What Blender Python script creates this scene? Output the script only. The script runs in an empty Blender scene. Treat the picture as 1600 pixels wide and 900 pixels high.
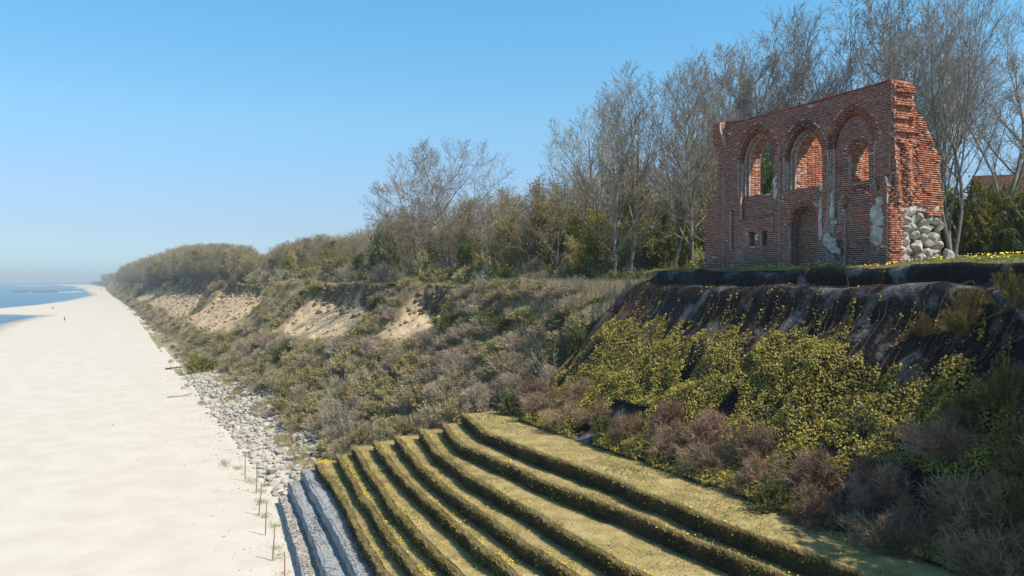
import bpy, math, random
import numpy as np
from mathutils import Vector, Matrix, Euler

# ------------------------------------------------------------------ frame of the place
U = np.array([-0.4472, 0.8944, 0.0])      # along the coast, away from the camera
V = np.array([0.8944, 0.4472, 0.0])       # inland
def W(s, t, z=0.0):
    s = np.asarray(s, float); t = np.asarray(t, float); z = np.asarray(z, float)
    return np.stack([U[0]*s + V[0]*t, U[1]*s + V[1]*t, z + 0*s + 0*t], axis=-1)

SC = bpy.context.scene
COL = SC.collection

# ------------------------------------------------------------------ camera
cam_d = bpy.data.cameras.new('camera'); cam = bpy.data.objects.new('camera', cam_d); COL.objects.link(cam)
cam_d.sensor_width = 36.0; cam_d.lens = 28.1; cam_d.clip_start = 0.5; cam_d.clip_end = 60000
cam.location = (0, 0, 0); cam.rotation_euler = (math.radians(90 - 0.6), 0, 0)
SC.camera = cam

# ------------------------------------------------------------------ sky, sun, exposure
SUN_EL = math.radians(54.0)
SUN_H = np.array([0.87, -0.49])                       # towards the sun, horizontally
w = bpy.data.worlds.new('World'); SC.world = w; w.use_nodes = True
nt = w.node_tree; bg = nt.nodes['Background']
sky = nt.nodes.new('ShaderNodeTexSky'); sky.sky_type = 'NISHITA'; sky.sun_disc = False
sky.sun_elevation = SUN_EL; sky.sun_rotation = math.atan2(SUN_H[0], SUN_H[1])
sky.altitude = 0; sky.air_density = 1.0; sky.dust_density = 0.35; sky.ozone_density = 2.2
# colour balance of this clear spring sky by height above the horizon, the same all round
_tc = nt.nodes.new('ShaderNodeTexCoord'); _sx = nt.nodes.new('ShaderNodeSeparateXYZ'); nt.links.new(_tc.outputs['Generated'], _sx.inputs[0])
_cr = nt.nodes.new('ShaderNodeValToRGB'); _e = _cr.color_ramp.elements
_e[0].position = 0.0; _e[0].color = (.255, .40, .60, 1); _e[1].position = .85; _e[1].color = (.25, .35, .37, 1)
for _p, _c in ((.015, (.30, .43, .62)), (.06, (.34, .40, .52)), (.11, (.40, .47, .56)), (.19, (.44, .62, .65)), (.36, (.36, .77, .82))):
    _x = _cr.color_ramp.elements.new(_p); _x.color = (*_c, 1)
nt.links.new(_sx.outputs[2], _cr.inputs[0])
_mx = nt.nodes.new('ShaderNodeVectorMath'); _mx.operation = 'MULTIPLY'; nt.links.new(sky.outputs[0], _mx.inputs[0]); nt.links.new(_cr.outputs[0], _mx.inputs[1])
_m2 = nt.nodes.new('ShaderNodeVectorMath'); _m2.operation = 'SCALE'; _m2.inputs['Scale'].default_value = 2.0; nt.links.new(_mx.outputs[0], _m2.inputs[0])
nt.links.new(_m2.outputs[0], bg.inputs[0]); bg.inputs[1].default_value = 0.116
sd = bpy.data.lights.new('sun', 'SUN'); so = bpy.data.objects.new('sun', sd); COL.objects.link(so)
sd.energy = 4.9; sd.angle = math.radians(0.5); sd.color = (1.0, 0.90, 0.77)
sv = Vector((SUN_H[0]*math.cos(SUN_EL), SUN_H[1]*math.cos(SUN_EL), math.sin(SUN_EL)))
so.rotation_euler = sv.to_track_quat('Z', 'Y').to_euler()
SC.view_settings.view_transform = 'Standard'; SC.view_settings.look = 'None'
SC.view_settings.exposure = 0.17; SC.view_settings.gamma = 1.0
SC.cycles.max_bounces = 6; SC.cycles.diffuse_bounces = 2; SC.cycles.glossy_bounces = 2
SC.cycles.transparent_max_bounces = 4; SC.cycles.volume_bounces = 0
SC.cycles.use_adaptive_sampling = True

# ------------------------------------------------------------------ noise
def _hash(ix, iy, seed):
    h = (ix.astype(np.int64)*374761393 + iy.astype(np.int64)*668265263 + seed*1442695041) & 0xffffffff
    h = ((h ^ (h >> 13))*1274126177) & 0xffffffff
    return ((h ^ (h >> 16)) & 0xffff)/65535.0
def vnoise(x, y, seed=0):
    x = np.asarray(x, float); y = np.asarray(y, float); x, y = np.broadcast_arrays(x, y)
    ix = np.floor(x); iy = np.floor(y); fx = x-ix; fy = y-iy
    fx = fx*fx*(3-2*fx); fy = fy*fy*(3-2*fy)
    a = _hash(ix, iy, seed); b = _hash(ix+1, iy, seed); c = _hash(ix, iy+1, seed); d = _hash(ix+1, iy+1, seed)
    return (a*(1-fx)+b*fx)*(1-fy)+(c*(1-fx)+d*fx)*fy
def fbm(x, y, seed=0, o=4):
    r = 0; a = 0.5
    for i in range(o):
        r = r + a*(vnoise(x, y, seed+i*17)-0.5); x = np.asarray(x)*2.03; y = np.asarray(y)*2.03; a *= 0.5
    return r                                            # about -0.45..0.45
def sstep(a, b, x):
    q = np.clip((np.asarray(x, float)-a)/(b-a), 0, 1); return q*q*(3-2*q)

# ------------------------------------------------------------------ materials
MATS = {}
def mat(name, c1, c2, scale=2.0, c3=None, rough=0.9, bump=0.0, bscale=20.0, rnd=0.0, translucent=0.0,
        attr=None, spec=0.2, detail=6.0, stretch=None, objcol=False, lo=0.35, hi=0.65):
    m = bpy.data.materials.new(name); m.use_nodes = True; MATS[name] = m
    n = m.node_tree.nodes; l = m.node_tree.links
    b = n['Principled BSDF']; b.inputs['Roughness'].default_value = rough
    b.inputs['Specular IOR Level'].default_value = spec
    tc = n.new('ShaderNodeTexCoord'); src = tc.outputs['Object']
    if stretch:
        mp = n.new('ShaderNodeMapping'); mp.inputs['Scale'].default_value = stretch
        l.new(src, mp.inputs[0]); src = mp.outputs[0]
    nz = n.new('ShaderNodeTexNoise'); nz.inputs['Scale'].default_value = scale; nz.inputs['Detail'].default_value = detail
    l.new(src, nz.inputs['Vector'])
    cr = n.new('ShaderNodeValToRGB'); e = cr.color_ramp.elements
    e[0].position = lo; e[0].color = (*c1, 1); e[1].position = hi; e[1].color = (*c2, 1)
    if c3: x = cr.color_ramp.elements.new((lo+hi)/2); x.color = (*c3, 1)
    l.new(nz.outputs[0], cr.inputs[0]); col = cr.outputs[0]
    if objcol:
        oi = n.new('ShaderNodeObjectInfo'); mx = n.new('ShaderNodeMix'); mx.data_type = 'RGBA'; mx.blend_type = 'MULTIPLY'
        mx.inputs[0].default_value = 1.0; l.new(col, mx.inputs[6]); l.new(oi.outputs['Color'], mx.inputs[7]); col = mx.outputs[2]
    if attr:
        at = n.new('ShaderNodeAttribute'); at.attribute_name = attr; mx = n.new('ShaderNodeMix'); mx.data_type = 'RGBA'; mx.blend_type = 'MULTIPLY'
        mx.inputs[0].default_value = 1.0; l.new(col, mx.inputs[6]); l.new(at.outputs['Color'], mx.inputs[7]); col = mx.outputs[2]
    if rnd:
        oi = n.new('ShaderNodeObjectInfo'); hs = n.new('ShaderNodeHueSaturation')
        mr = n.new('ShaderNodeMapRange'); mr.inputs[3].default_value = 1-rnd; mr.inputs[4].default_value = 1+rnd
        l.new(oi.outputs['Random'], mr.inputs[0]); l.new(mr.outputs[0], hs.inputs['Value'])
        m2 = n.new('ShaderNodeMath'); m2.operation = 'MULTIPLY'; m2.inputs[1].default_value = 7.31; l.new(oi.outputs['Random'], m2.inputs[0])
        fr = n.new('ShaderNodeMath'); fr.operation = 'FRACT'; l.new(m2.outputs[0], fr.inputs[0])
        mh = n.new('ShaderNodeMapRange'); mh.inputs[3].default_value = 0.5-rnd*0.08; mh.inputs[4].default_value = 0.5+rnd*0.08
        l.new(fr.outputs[0], mh.inputs[0]); l.new(mh.outputs[0], hs.inputs['Hue'])
        l.new(col, hs.inputs['Color']); col = hs.outputs[0]
    l.new(col, b.inputs['Base Color'])
    if bump:
        bn = n.new('ShaderNodeTexNoise'); bn.inputs['Scale'].default_value = bscale; bn.inputs['Detail'].default_value = 5
        l.new(src, bn.inputs['Vector']); bp = n.new('ShaderNodeBump'); bp.inputs['Strength'].default_value = 1.0
        bp.inputs['Distance'].default_value = bump; l.new(bn.outputs[0], bp.inputs['Height']); l.new(bp.outputs[0], b.inputs['Normal'])
    if translucent:
        tr = n.new('ShaderNodeBsdfTranslucent'); l.new(col, tr.inputs[0]); ms = n.new('ShaderNodeMixShader')
        ms.inputs[0].default_value = translucent; out = n['Material Output']
        l.new(b.outputs[0], ms.inputs[1]); l.new(tr.outputs[0], ms.inputs[2]); l.new(ms.outputs[0], out.inputs[0])
    return m

M_sand = mat('sand', (.665, .61, .525), (.70, .65, .565), .25, bump=.02, bscale=1.6, detail=9)
M_beach = mat('beach_sand', (.585, .545, .475), (.645, .605, .535), .45, bump=.03, bscale=1.5, detail=11, attr='wet')
M_bark = mat('bark_pale', (.16, .14, .115), (.31, .275, .23), 3.0, bump=.01, bscale=25, stretch=(1, 1, .25), rnd=.12)
M_bark2 = mat('bark_dark', (.09, .075, .06), (.19, .165, .135), 3.0, rnd=.2, stretch=(1, 1, .25))
M_twig = mat('twig_grey', (.22, .185, .15), (.35, .30, .25), 1.5, rnd=.15)
M_twigb = mat('twig_brown', (.25, .195, .13), (.39, .315, .215), 1.2, rnd=.25)
M_twigp = mat('twig_purple', (.34, .275, .195), (.50, .415, .30), 1.2, rnd=.2)
M_twigpale = mat('twig_pale', (.28, .25, .2), (.42, .38, .31), 1.2, rnd=.15)
M_olive = mat('leaf_olive', (.35, .31, .12), (.52, .455, .19), 1.4, translucent=.25, rnd=.2)
M_grey = mat('leaf_greygreen', (.40, .355, .18), (.55, .485, .29), 1.4, translucent=.2, rnd=.2)
M_green = mat('leaf_green', (.08, .115, .022), (.17, .20, .045), 1.4, translucent=.3, rnd=.2)
M_yel = mat('leaf_yellowgreen', (.19, .19, .02), (.36, .33, .04), 1.2, translucent=.35, rnd=.12)
M_bud = mat('leaf_budding', (.27, .21, .09), (.40, .325, .14), .8, translucent=.25, rnd=.25)
M_broom = mat('leaf_broom', (.13, .10, .035), (.25, .195, .07), 1.2, translucent=.15, rnd=.2)
M_thick = mat('twig_thorn', (.21, .135, .085), (.40, .28, .185), 1.0, rnd=.2)
M_dark = mat('needle_dark', (.03, .05, .025), (.06, .085, .04), 2.0)
M_ivy = mat('ivy_leaf', (.12, .105, .02), (.50, .42, .08), 1.6, c3=(.31, .26, .045), translucent=.2, rough=.55, spec=.4, lo=.3, hi=.72)
M_ivystem = mat('vine_stem', (.07, .04, .03), (.17, .105, .075), 2)
M_flower = mat('flower_yellow', (.80, .55, .02), (.95, .72, .06), 3, rough=.7)
M_grassd = mat('grass_dry', (.36, .28, .12), (.55, .445, .225), .8, c3=(.45, .36, .155), translucent=.25)
M_grassl = mat('grass_long', (.06, .052, .022), (.155, .135, .055), .9, translucent=.2)  # blades kept dark, shade of the step faces put into the colour
M_grassg = mat('grass_green', (.12, .16, .035), (.28, .27, .09), .35, translucent=.25)
M_grasst = mat('grass_tan', (.36, .31, .19), (.52, .45, .30), .5, translucent=.2)
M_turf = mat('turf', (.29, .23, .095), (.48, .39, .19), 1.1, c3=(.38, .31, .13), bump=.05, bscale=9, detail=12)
M_riser = mat('turf_riser', (.03, .023, .016), (.08, .065, .035), 1.5, bump=.06, bscale=10)  # step faces stand in shade, which is painted into this dark colour
M_gabion = mat('gabion_mesh', (.20, .21, .215), (.46, .475, .48), 9.0, c3=(.33, .345, .35), bump=.06, bscale=11, detail=12)
M_stone = mat('stone_pale', (.33, .295, .24), (.60, .555, .48), 1.3, bump=.02, bscale=9, rnd=.18)
M_sodr = mat('rubble_fill', (.12, .10, .085), (.26, .22, .18), 3.0)  # dark fill, shade of the gaps between boulders is in its colour
M_boulder = mat('boulder', (.30, .265, .22), (.58, .53, .46), 1.5, bump=.05, bscale=5, rnd=.22)
M_wood = mat('weathered_wood', (.16, .13, .10), (.34, .29, .23), 4.0, stretch=(1, 1, .1))
M_steel = mat('fence_green', (.02, .05, .04), (.04, .09, .065), 3.0, rough=.5)
M_mortar = mat('mortar', (.42, .33, .27), (.66, .57, .49), 6.0, bump=.03, bscale=18, c3=(.54, .44, .37))
M_brickv = mat('brick_fired', (.75, .72, .70), (1.0, 1.0, 1.0), 9.0, attr='tint', bump=.012, bscale=30)
M_bricko = mat('brick_fired_single', (.75, .72, .70), (1.0, 1.0, 1.0), 9.0, objcol=True, bump=.012, bscale=30)
M_plaster = mat('old_plaster', (.30, .26, .22), (.60, .56, .49), 3.4, bump=.02, bscale=10, detail=9)
M_roof = mat('roof_tile', (.26, .10, .06), (.38, .17, .11), 3, rnd=.1)
M_white = mat('white_render', (.70, .70, .68), (.80, .80, .78), 1)
M_glass = mat('window_glass', (.03, .035, .04), (.05, .055, .06), 1, rough=.1, spec=.5)
M_darkwood = mat('charred_driftwood', (.05, .04, .03), (.12, .10, .08), 5)
M_cloth_d = mat('dark_clothing', (.03, .03, .045), (.05, .05, .07), 3)
M_cloth_r = mat('blue_trousers', (.06, .08, .14), (.09, .11, .18), 3)
M_skin = mat('skin', (.45, .28, .2), (.5, .32, .24), 3)
M_foam = mat('sea_foam', (.75, .77, .78), (.85, .86, .86), .05)

# ground material: vertex attribute carries what the ground is made of
def ground_mat():
    m = bpy.data.materials.new('hillside_ground'); m.use_nodes = True
    n = m.node_tree.nodes; l = m.node_tree.links; b = n['Principled BSDF']; b.inputs['Roughness'].default_value = .95
    b.inputs['Specular IOR Level'].default_value = .1
    tc = n.new('ShaderNodeTexCoord')
    def ns(sc, d=8):
        x = n.new('ShaderNodeTexNoise'); x.inputs['Scale'].default_value = sc; x.inputs['Detail'].default_value = d
        l.new(tc.outputs['Object'], x.inputs['Vector']); return x.outputs[0]
    def ramp(f, cols, ps):
        r = n.new('ShaderNodeValToRGB'); e = r.color_ramp.elements
        e[0].position = ps[0]; e[0].color = (*cols[0], 1); e[1].position = ps[-1]; e[1].color = (*cols[-1], 1)
        for p, c in list(zip(ps, cols))[1:-1]:
            x = e.new(p); x.color = (*c, 1)
        l.new(f, r.inputs[0]); return r.outputs[0]
    def mix(f, a, c):
        x = n.new('ShaderNodeMix'); x.data_type = 'RGBA'; l.new(f, x.inputs[0]); l.new(a, x.inputs[6]); l.new(c, x.inputs[7]); return x.outputs[2]
    base = ramp(ns(.45), [(.13, .10, .06), (.21, .165, .09), (.18, .155, .065), (.30, .24, .14)], [.3, .45, .55, .72])
    soil = ramp(ns(.7, 10), [(.37, .27, .15), (.55, .42, .26), (.63, .50, .34)], [.3, .5, .7])
    hum = ramp(ns(2.0), [(.045, .032, .025), (.10, .075, .055)], [.35, .65])
    snd = ramp(ns(.5), [(.58, .54, .47), (.68, .64, .57)], [.35, .65])
    grn = ramp(ns(.6), [(.14, .17, .045), (.25, .24, .09)], [.35, .65])
    at = n.new('ShaderNodeAttribute'); at.attribute_name = 'kindmask'; sp = n.new('ShaderNodeSeparateColor'); l.new(at.outputs['Color'], sp.inputs[0])
    at2 = n.new('ShaderNodeAttribute'); at2.attribute_name = 'kindmask2'; sp2 = n.new('ShaderNodeSeparateColor'); l.new(at2.outputs['Color'], sp2.inputs[0])
    c = mix(sp2.outputs[0], base, grn); c = mix(sp.outputs[0], c, soil); c = mix(sp.outputs[1], c, hum); c = mix(sp.outputs[2], c, snd)
    l.new(c, b.inputs['Base Color'])
    bp = n.new('ShaderNodeBump'); bp.inputs['Distance'].default_value = .25; l.new(ns(1.6, 10), bp.inputs['Height']); l.new(bp.outputs[0], b.inputs['Normal'])
    return m
M_ground = ground_mat()

def net_mat():
    m = bpy.data.materials.new('black_netting'); m.use_nodes = True
    n = m.node_tree.nodes; l = m.node_tree.links; b = n['Principled BSDF']; b.inputs['Roughness'].default_value = .55
    b.inputs['Specular IOR Level'].default_value = .15
    tc = n.new('ShaderNodeTexCoord')
    nz = n.new('ShaderNodeTexNoise'); nz.inputs['Scale'].default_value = .75; nz.inputs['Detail'].default_value = 8; l.new(tc.outputs['Object'], nz.inputs['Vector'])
    r = n.new('ShaderNodeValToRGB'); e = r.color_ramp.elements
    e[0].position = .53; e[0].color = (.009, .009, .010, 1); e[1].position = .64; e[1].color = (.15, .152, .158, 1)  # paler weave patches, with the grey sheen of the net painted in
    l.new(nz.outputs[0], r.inputs[0])
    wv = n.new('ShaderNodeTexVoronoi'); wv.inputs['Scale'].default_value = 16; l.new(tc.outputs['Object'], wv.inputs['Vector'])
    r2 = n.new('ShaderNodeValToRGB'); e = r2.color_ramp.elements; e[0].position = .15; e[0].color = (.6, .6, .6, 1); e[1].position = .7; e[1].color = (1.3, 1.3, 1.3, 1)
    l.new(wv.outputs['Distance'], r2.inputs[0])
    mx = n.new('ShaderNodeMix'); mx.data_type = 'RGBA'; mx.blend_type = 'MULTIPLY'; mx.inputs[0].default_value = 1
    l.new(r.outputs[0], mx.inputs[6]); l.new(r2.outputs[0], mx.inputs[7])
    nb = n.new('ShaderNodeTexNoise'); nb.inputs['Scale'].default_value = 1.1; nb.inputs['Detail'].default_value = 6; l.new(tc.outputs['Object'], nb.inputs['Vector'])
    r3 = n.new('ShaderNodeValToRGB'); e = r3.color_ramp.elements; e[0].position = .60; e[0].color = (0, 0, 0, 1); e[1].position = .72; e[1].color = (1, 1, 1, 1)
    l.new(nb.outputs[0], r3.inputs[0])
    m2 = n.new('ShaderNodeMix'); m2.data_type = 'RGBA'; l.new(r3.outputs[0], m2.inputs[0]); l.new(mx.outputs[2], m2.inputs[6]); m2.inputs[7].default_value = (.045, .026, .021, 1)
    l.new(m2.outputs[2], b.inputs['Base Color'])
    bp = n.new('ShaderNodeBump'); bp.inputs['Distance'].default_value = .03; l.new(wv.outputs['Distance'], bp.inputs['Height'])
    nw = n.new('ShaderNodeTexNoise'); nw.inputs['Scale'].default_value = 2.6; nw.inputs['Detail'].default_value = 7; nw.inputs['Distortion'].default_value = 1.2; l.new(tc.outputs['Object'], nw.inputs['Vector'])
    b2 = n.new('ShaderNodeBump'); b2.inputs['Distance'].default_value = .22; l.new(nw.outputs[0], b2.inputs['Height']); l.new(bp.outputs[0], b2.inputs['Normal']); l.new(b2.outputs[0], b.inputs['Normal'])
    return m
M_net = net_mat()

def sea_mat():
    m = bpy.data.materials.new('sea_water'); m.use_nodes = True
    n = m.node_tree.nodes; l = m.node_tree.links; b = n['Principled BSDF']; b.inputs['Roughness'].default_value = .22
    b.inputs['IOR'].default_value = 1.33
    tc = n.new('ShaderNodeTexCoord')
    mp = n.new('ShaderNodeMapping'); mp.inputs['Rotation'].default_value = (0, 0, math.radians(-26.6)); mp.inputs['Scale'].default_value = (.03, .006, 1)
    l.new(tc.outputs['Object'], mp.inputs[0])
    nz = n.new('ShaderNodeTexNoise'); nz.inputs['Scale'].default_value = 1; nz.inputs['Detail'].default_value = 8; l.new(mp.outputs[0], nz.inputs['Vector'])
    r = n.new('ShaderNodeValToRGB'); e = r.color_ramp.elements
    e[0].position = .35; e[0].color = (.030, .115, .19, 1); e[1].position = .7; e[1].color = (.06, .19, .28, 1)
    l.new(nz.outputs[0], r.inputs[0]); l.new(r.outputs[0], b.inputs['Base Color'])
    n2 = n.new('ShaderNodeTexNoise'); n2.inputs['Scale'].default_value = .35; n2.inputs['Detail'].default_value = 6; l.new(tc.outputs['Object'], n2.inputs['Vector'])
    bp = n.new('ShaderNodeBump'); bp.inputs['Distance'].default_value = .9; l.new(n2.outputs[0], bp.inputs['Height']); l.new(bp.outputs[0], b.inputs['Normal'])
    return m
M_sea = sea_mat()

# ------------------------------------------------------------------ mesh helpers
def mesh_np(name, V3, faces, mats, smooth=False, matidx=None, attrs=None):
    """V3 (n,3); faces: an (m,3) or (m,4) array, or a list of such arrays"""
    V3 = np.asarray(V3, np.float32)
    if not isinstance(faces, list): faces = [faces]
    faces = [np.asarray(f, np.int32) for f in faces if len(f)]
    me = bpy.data.meshes.new(name)
    me.vertices.add(len(V3)); me.vertices.foreach_set('co', V3.ravel())
    nl = sum(f.size for f in faces); nf = sum(len(f) for f in faces)
    me.loops.add(nl); me.polygons.add(nf)
    me.loops.foreach_set('vertex_index', np.concatenate([f.ravel() for f in faces]))
    tot = np.concatenate([np.full(len(f), f.shape[1], np.int32) for f in faces])
    st = np.concatenate([[0], np.cumsum(tot)[:-1]]).astype(np.int32)
    me.polygons.foreach_set('loop_start', st); me.polygons.foreach_set('loop_total', tot)
    if not isinstance(mats, (list, tuple)): mats = [mats]
    for m in mats: me.materials.append(m)
    if matidx is not None: me.polygons.foreach_set('material_index', np.asarray(matidx, np.int32))
    if smooth: me.polygons.foreach_set('use_smooth', np.ones(nf, bool))
    for k, a in (attrs or {}).items():
        at = me.color_attributes.new(k, 'FLOAT_COLOR', 'POINT')
        c = np.ones((len(V3), 4), np.float32); c[:, :3] = a; at.data.foreach_set('color', c.ravel())
    me.update(); me.validate(); return me
def link(name, me, parent=None, **props):
    o = bpy.data.objects.new(name, me); COL.objects.link(o)
    if parent: o.parent = parent
    for k, v in props.items(): o[k] = v
    return o
def empty(name, loc=(0, 0, 0), rz=0.0, **props):
    o = bpy.data.objects.new(name, None); COL.objects.link(o); o.location = [float(q) for q in loc]; o.rotation_euler = (0, 0, rz)
    o.empty_display_size = .2
    for k, v in props.items(): o[k] = v
    return o
def copy_tree(src, loc, rz, sc, **props):
    r = src.copy(); COL.objects.link(r); r.location = [float(q) for q in loc]; r.rotation_euler = (0, 0, rz); r.scale = sc
    for k, v in props.items(): r[k] = v
    for ch in src.children:
        c = ch.copy(); COL.objects.link(c); c.parent = r
    return r
def tubes(polys, sides):
    """polys: list of (pts (n,3), radii (n,)) -> verts, quads"""
    byn = {}
    for p, r in polys: byn.setdefault(len(p), []).append((p, r))
    VV = []; FF = []; off = 0
    for n, lst in byn.items():
        P = np.array([q[0] for q in lst]); R = np.array([q[1] for q in lst])
        T = np.gradient(P, axis=1); T /= np.linalg.norm(T, axis=2, keepdims=True)+1e-9
        ref = np.where(np.abs(T[..., 2:3]) > .9, np.array([1., 0, 0]), np.array([0, 0, 1.]))
        A = np.cross(T, ref); A /= np.linalg.norm(A, axis=2, keepdims=True)+1e-9; Bq = np.cross(T, A)
        an = np.arange(sides)*2*math.pi/sides
        ring = P[:, :, None, :] + R[:, :, None, None]*(np.cos(an)[None, None, :, None]*A[:, :, None, :]+np.sin(an)[None, None, :, None]*Bq[:, :, None, :])
        b = len(lst); vs = ring.reshape(-1, 3)
        idx = np.arange(b*n*sides).reshape(b, n, sides)+off
        q = np.stack([idx[:, :-1, :], np.roll(idx, -1, 2)[:, :-1, :], np.roll(idx, -1, 2)[:, 1:, :], idx[:, 1:, :]], -1).reshape(-1, 4)
        VV.append(vs); FF.append(q); off += len(vs)
    if not VV: return np.zeros((0, 3)), np.zeros((0, 4), int)
    return np.concatenate(VV), np.concatenate(FF)
def quads_at(rng, P, size, nrm=None, aspect=1.5, spread=1.0):
    """leaf quads centred on points P with random orientation"""
    n = len(P); a = rng.normal(size=(n, 3)); 
    if nrm is not None: a = a*spread + nrm
    a /= np.linalg.norm(a, axis=1, keepdims=True)+1e-9
    b = np.cross(a, rng.normal(size=(n, 3))); b /= np.linalg.norm(b, axis=1, keepdims=True)+1e-9
    c = np.cross(a, b); sz = (size*rng.uniform(.6, 1.3, n))[:, None]
    vs = np.stack([P-b*sz*.5*aspect, P+c*sz*.5, P+b*sz*.5*aspect, P-c*sz*.5], 1).reshape(-1, 3)
    return vs, np.arange(n*4).reshape(n, 4)
def ribbons(rng, A, B, wd, bend=.0):
    """thin triangles-pairs from A to B"""
    n = len(A); d = B-A; side = np.cross(d, rng.normal(size=(n, 3))); side /= np.linalg.norm(side, axis=1, keepdims=True)+1e-9
    wd = np.broadcast_to(np.asarray(wd, float), (n,))[:, None]
    L = np.linalg.norm(d, axis=1, keepdims=True); m = (A+B)/2 + rng.normal(size=(n, 3))*bend*L
    vs = np.stack([A-side*wd*.5, A+side*wd*.5, m+side*wd*.4, m-side*wd*.4, B], 1).reshape(-1, 3)
    i = np.arange(n)*5
    return vs, np.stack([i, i+1, i+2, i+3], 1), np.stack([i+3, i+2, i+4], 1)
class Joiner:
    def __init__(s): s.v = []; s.q = []; s.t = []; s.off = 0; s.mq = []; s.mt = []
    def add(s, vs, q=None, t=None, m=0):
        if q is not None and len(q): s.q.append(np.asarray(q)+s.off); s.mq.append(np.full(len(q), m))
        if t is not None and len(t): s.t.append(np.asarray(t)+s.off); s.mt.append(np.full(len(t), m))
        s.v.append(np.asarray(vs)); s.off += len(vs)
    def mesh(s, name, mats, smooth=False):
        f = []; mi = []
        if s.q: f.append(np.concatenate(s.q)); mi += s.mq
        if s.t: f.append(np.concatenate(s.t)); mi += s.mt
        return mesh_np(name, np.concatenate(s.v), f, mats, smooth, np.concatenate(mi))
BOXF = np.array([[0, 3, 2, 1], [4, 5, 6, 7], [0, 1, 5, 4], [1, 2, 6, 5], [2, 3, 7, 6], [3, 0, 4, 7]])
def box_v(lo, hi):
    x0, y0, z0 = lo; x1, y1, z1 = hi
    return np.array([[x0, y0, z0], [x1, y0, z0], [x1, y1, z0], [x0, y1, z0], [x0, y0, z1], [x1, y0, z1], [x1, y1, z1], [x0, y1, z1]], float)

# instancer for stuff that is a far-off mass
def gn_stuff(name, pts, rz, sc, protos, pick, label, cat, parent=None):
    me = bpy.data.meshes.new(name); me.vertices.add(len(pts)); me.vertices.foreach_set('co', np.asarray(pts, np.float32).ravel())
    a = me.attributes.new('rot', 'FLOAT_VECTOR', 'POINT'); r = np.zeros((len(pts), 3), np.float32); r[:, 2] = rz; a.data.foreach_set('vector', r.ravel())
    a = me.attributes.new('sca', 'FLOAT_VECTOR', 'POINT'); a.data.foreach_set('vector', np.asarray(sc, np.float32).ravel())
    a = me.attributes.new('pick', 'INT', 'POINT'); a.data.foreach_set('value', np.asarray(pick, np.int32))
    o = link(name, me, parent, kind='stuff')
    if not parent: o['label'] = label; o['category'] = cat
    g = bpy.data.node_groups.new(name, 'GeometryNodeTree')
    g.interface.new_socket('Geometry', in_out='INPUT', socket_type='NodeSocketGeometry')
    g.interface.new_socket('Geometry', in_out='OUTPUT', socket_type='NodeSocketGeometry')
    n = g.nodes; l = g.links; gi = n.new('NodeGroupInput'); go = n.new('NodeGroupOutput')
    def na(nm, ty):
        x = n.new('GeometryNodeInputNamedAttribute'); x.data_type = ty; x.inputs[0].default_value = nm; return x.outputs[0]
    jn = n.new('GeometryNodeJoinGeometry')
    for i, p in enumerate(protos):
        oi = n.new('GeometryNodeObjectInfo'); oi.inputs[0].default_value = p; oi.transform_space = 'ORIGINAL'; oi.inputs['As Instance'].default_value = True
        iop = n.new('GeometryNodeInstanceOnPoints'); l.new(gi.outputs[0], iop.inputs['Points']); l.new(oi.outputs['Geometry'], iop.inputs['Instance'])
        l.new(na('rot', 'FLOAT_VECTOR'), iop.inputs['Rotation']); l.new(na('sca', 'FLOAT_VECTOR'), iop.inputs['Scale'])
        cp = n.new('FunctionNodeCompare'); cp.data_type = 'INT'; cp.operation = 'EQUAL'
        l.new(na('pick', 'INT'), cp.inputs[2]); cp.inputs[3].default_value = i
        l.new(cp.outputs[0], iop.inputs['Selection']); l.new(iop.outputs[0], jn.inputs[0])
    l.new(jn.outputs[0], go.inputs[0])
    md = o.modifiers.new('scatter', 'NODES'); md.node_group = g
    return o

# ------------------------------------------------------------------ the lie of the land
SP = [-40, 130, 250, 400, 700, 1000, 1400, 1700, 2600]
def foot(s): return np.interp(s, SP, [9.6, 9.6, 9.5, 8.5, 3, -2, -9, -14, -60]) + 1.2*fbm(np.asarray(s)*.05, 0.3, 5)*sstep(60, 90, s)
def edge(s): return np.interp(s, SP, [27.6, 27.4, 25.5, 23.5, 14, 7, -1, -6, -50]) + 3.2*fbm(np.asarray(s)*.035, 4.1, 9)*sstep(70, 110, s)
def ztop(s): return np.interp(s, SP, [-.7, -.6, -1.6, -2.8, -6.0, -6.5, -7, -5, -5])
def slo(s): return np.interp(s, [60, 80, 121, 150, 200], [.70, .58, .46, .33, .24])
SCARS = [(62, 78, 1.4), (82, 121, 2.4), (150, 222, 3.2), (228, 400, 3.0), (412, 520, 2.0)]
def scar(s, t=None):
    s = np.asarray(s, float); m = 0*s; d = 0*s
    if t is not None: s = s + (9*fbm(s*.07, np.asarray(t)*.20, 62)+3.5*fbm(s*.3, np.asarray(t)*.7, 64))*(1-sstep(-2.2, -.8, np.asarray(t)-edge(s)))
    for a, b, k in SCARS:
        q = sstep(a, a+4, s)*(1-sstep(b-4, b, s)); m = np.maximum(m, q); d = np.maximum(d, q*k)
    return m, d
MT = [19.0, 19.7, 21, 23, 24.6, 26.2, 27.4, 28.4, 29.2, 30, 31.4, 36, 60]
MZ = [-7.8, -7.75, -7.1, -5.5, -3.9, -2.0, -.75, -.05, .25, .42, .74, 1.1, 1.6]
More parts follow.
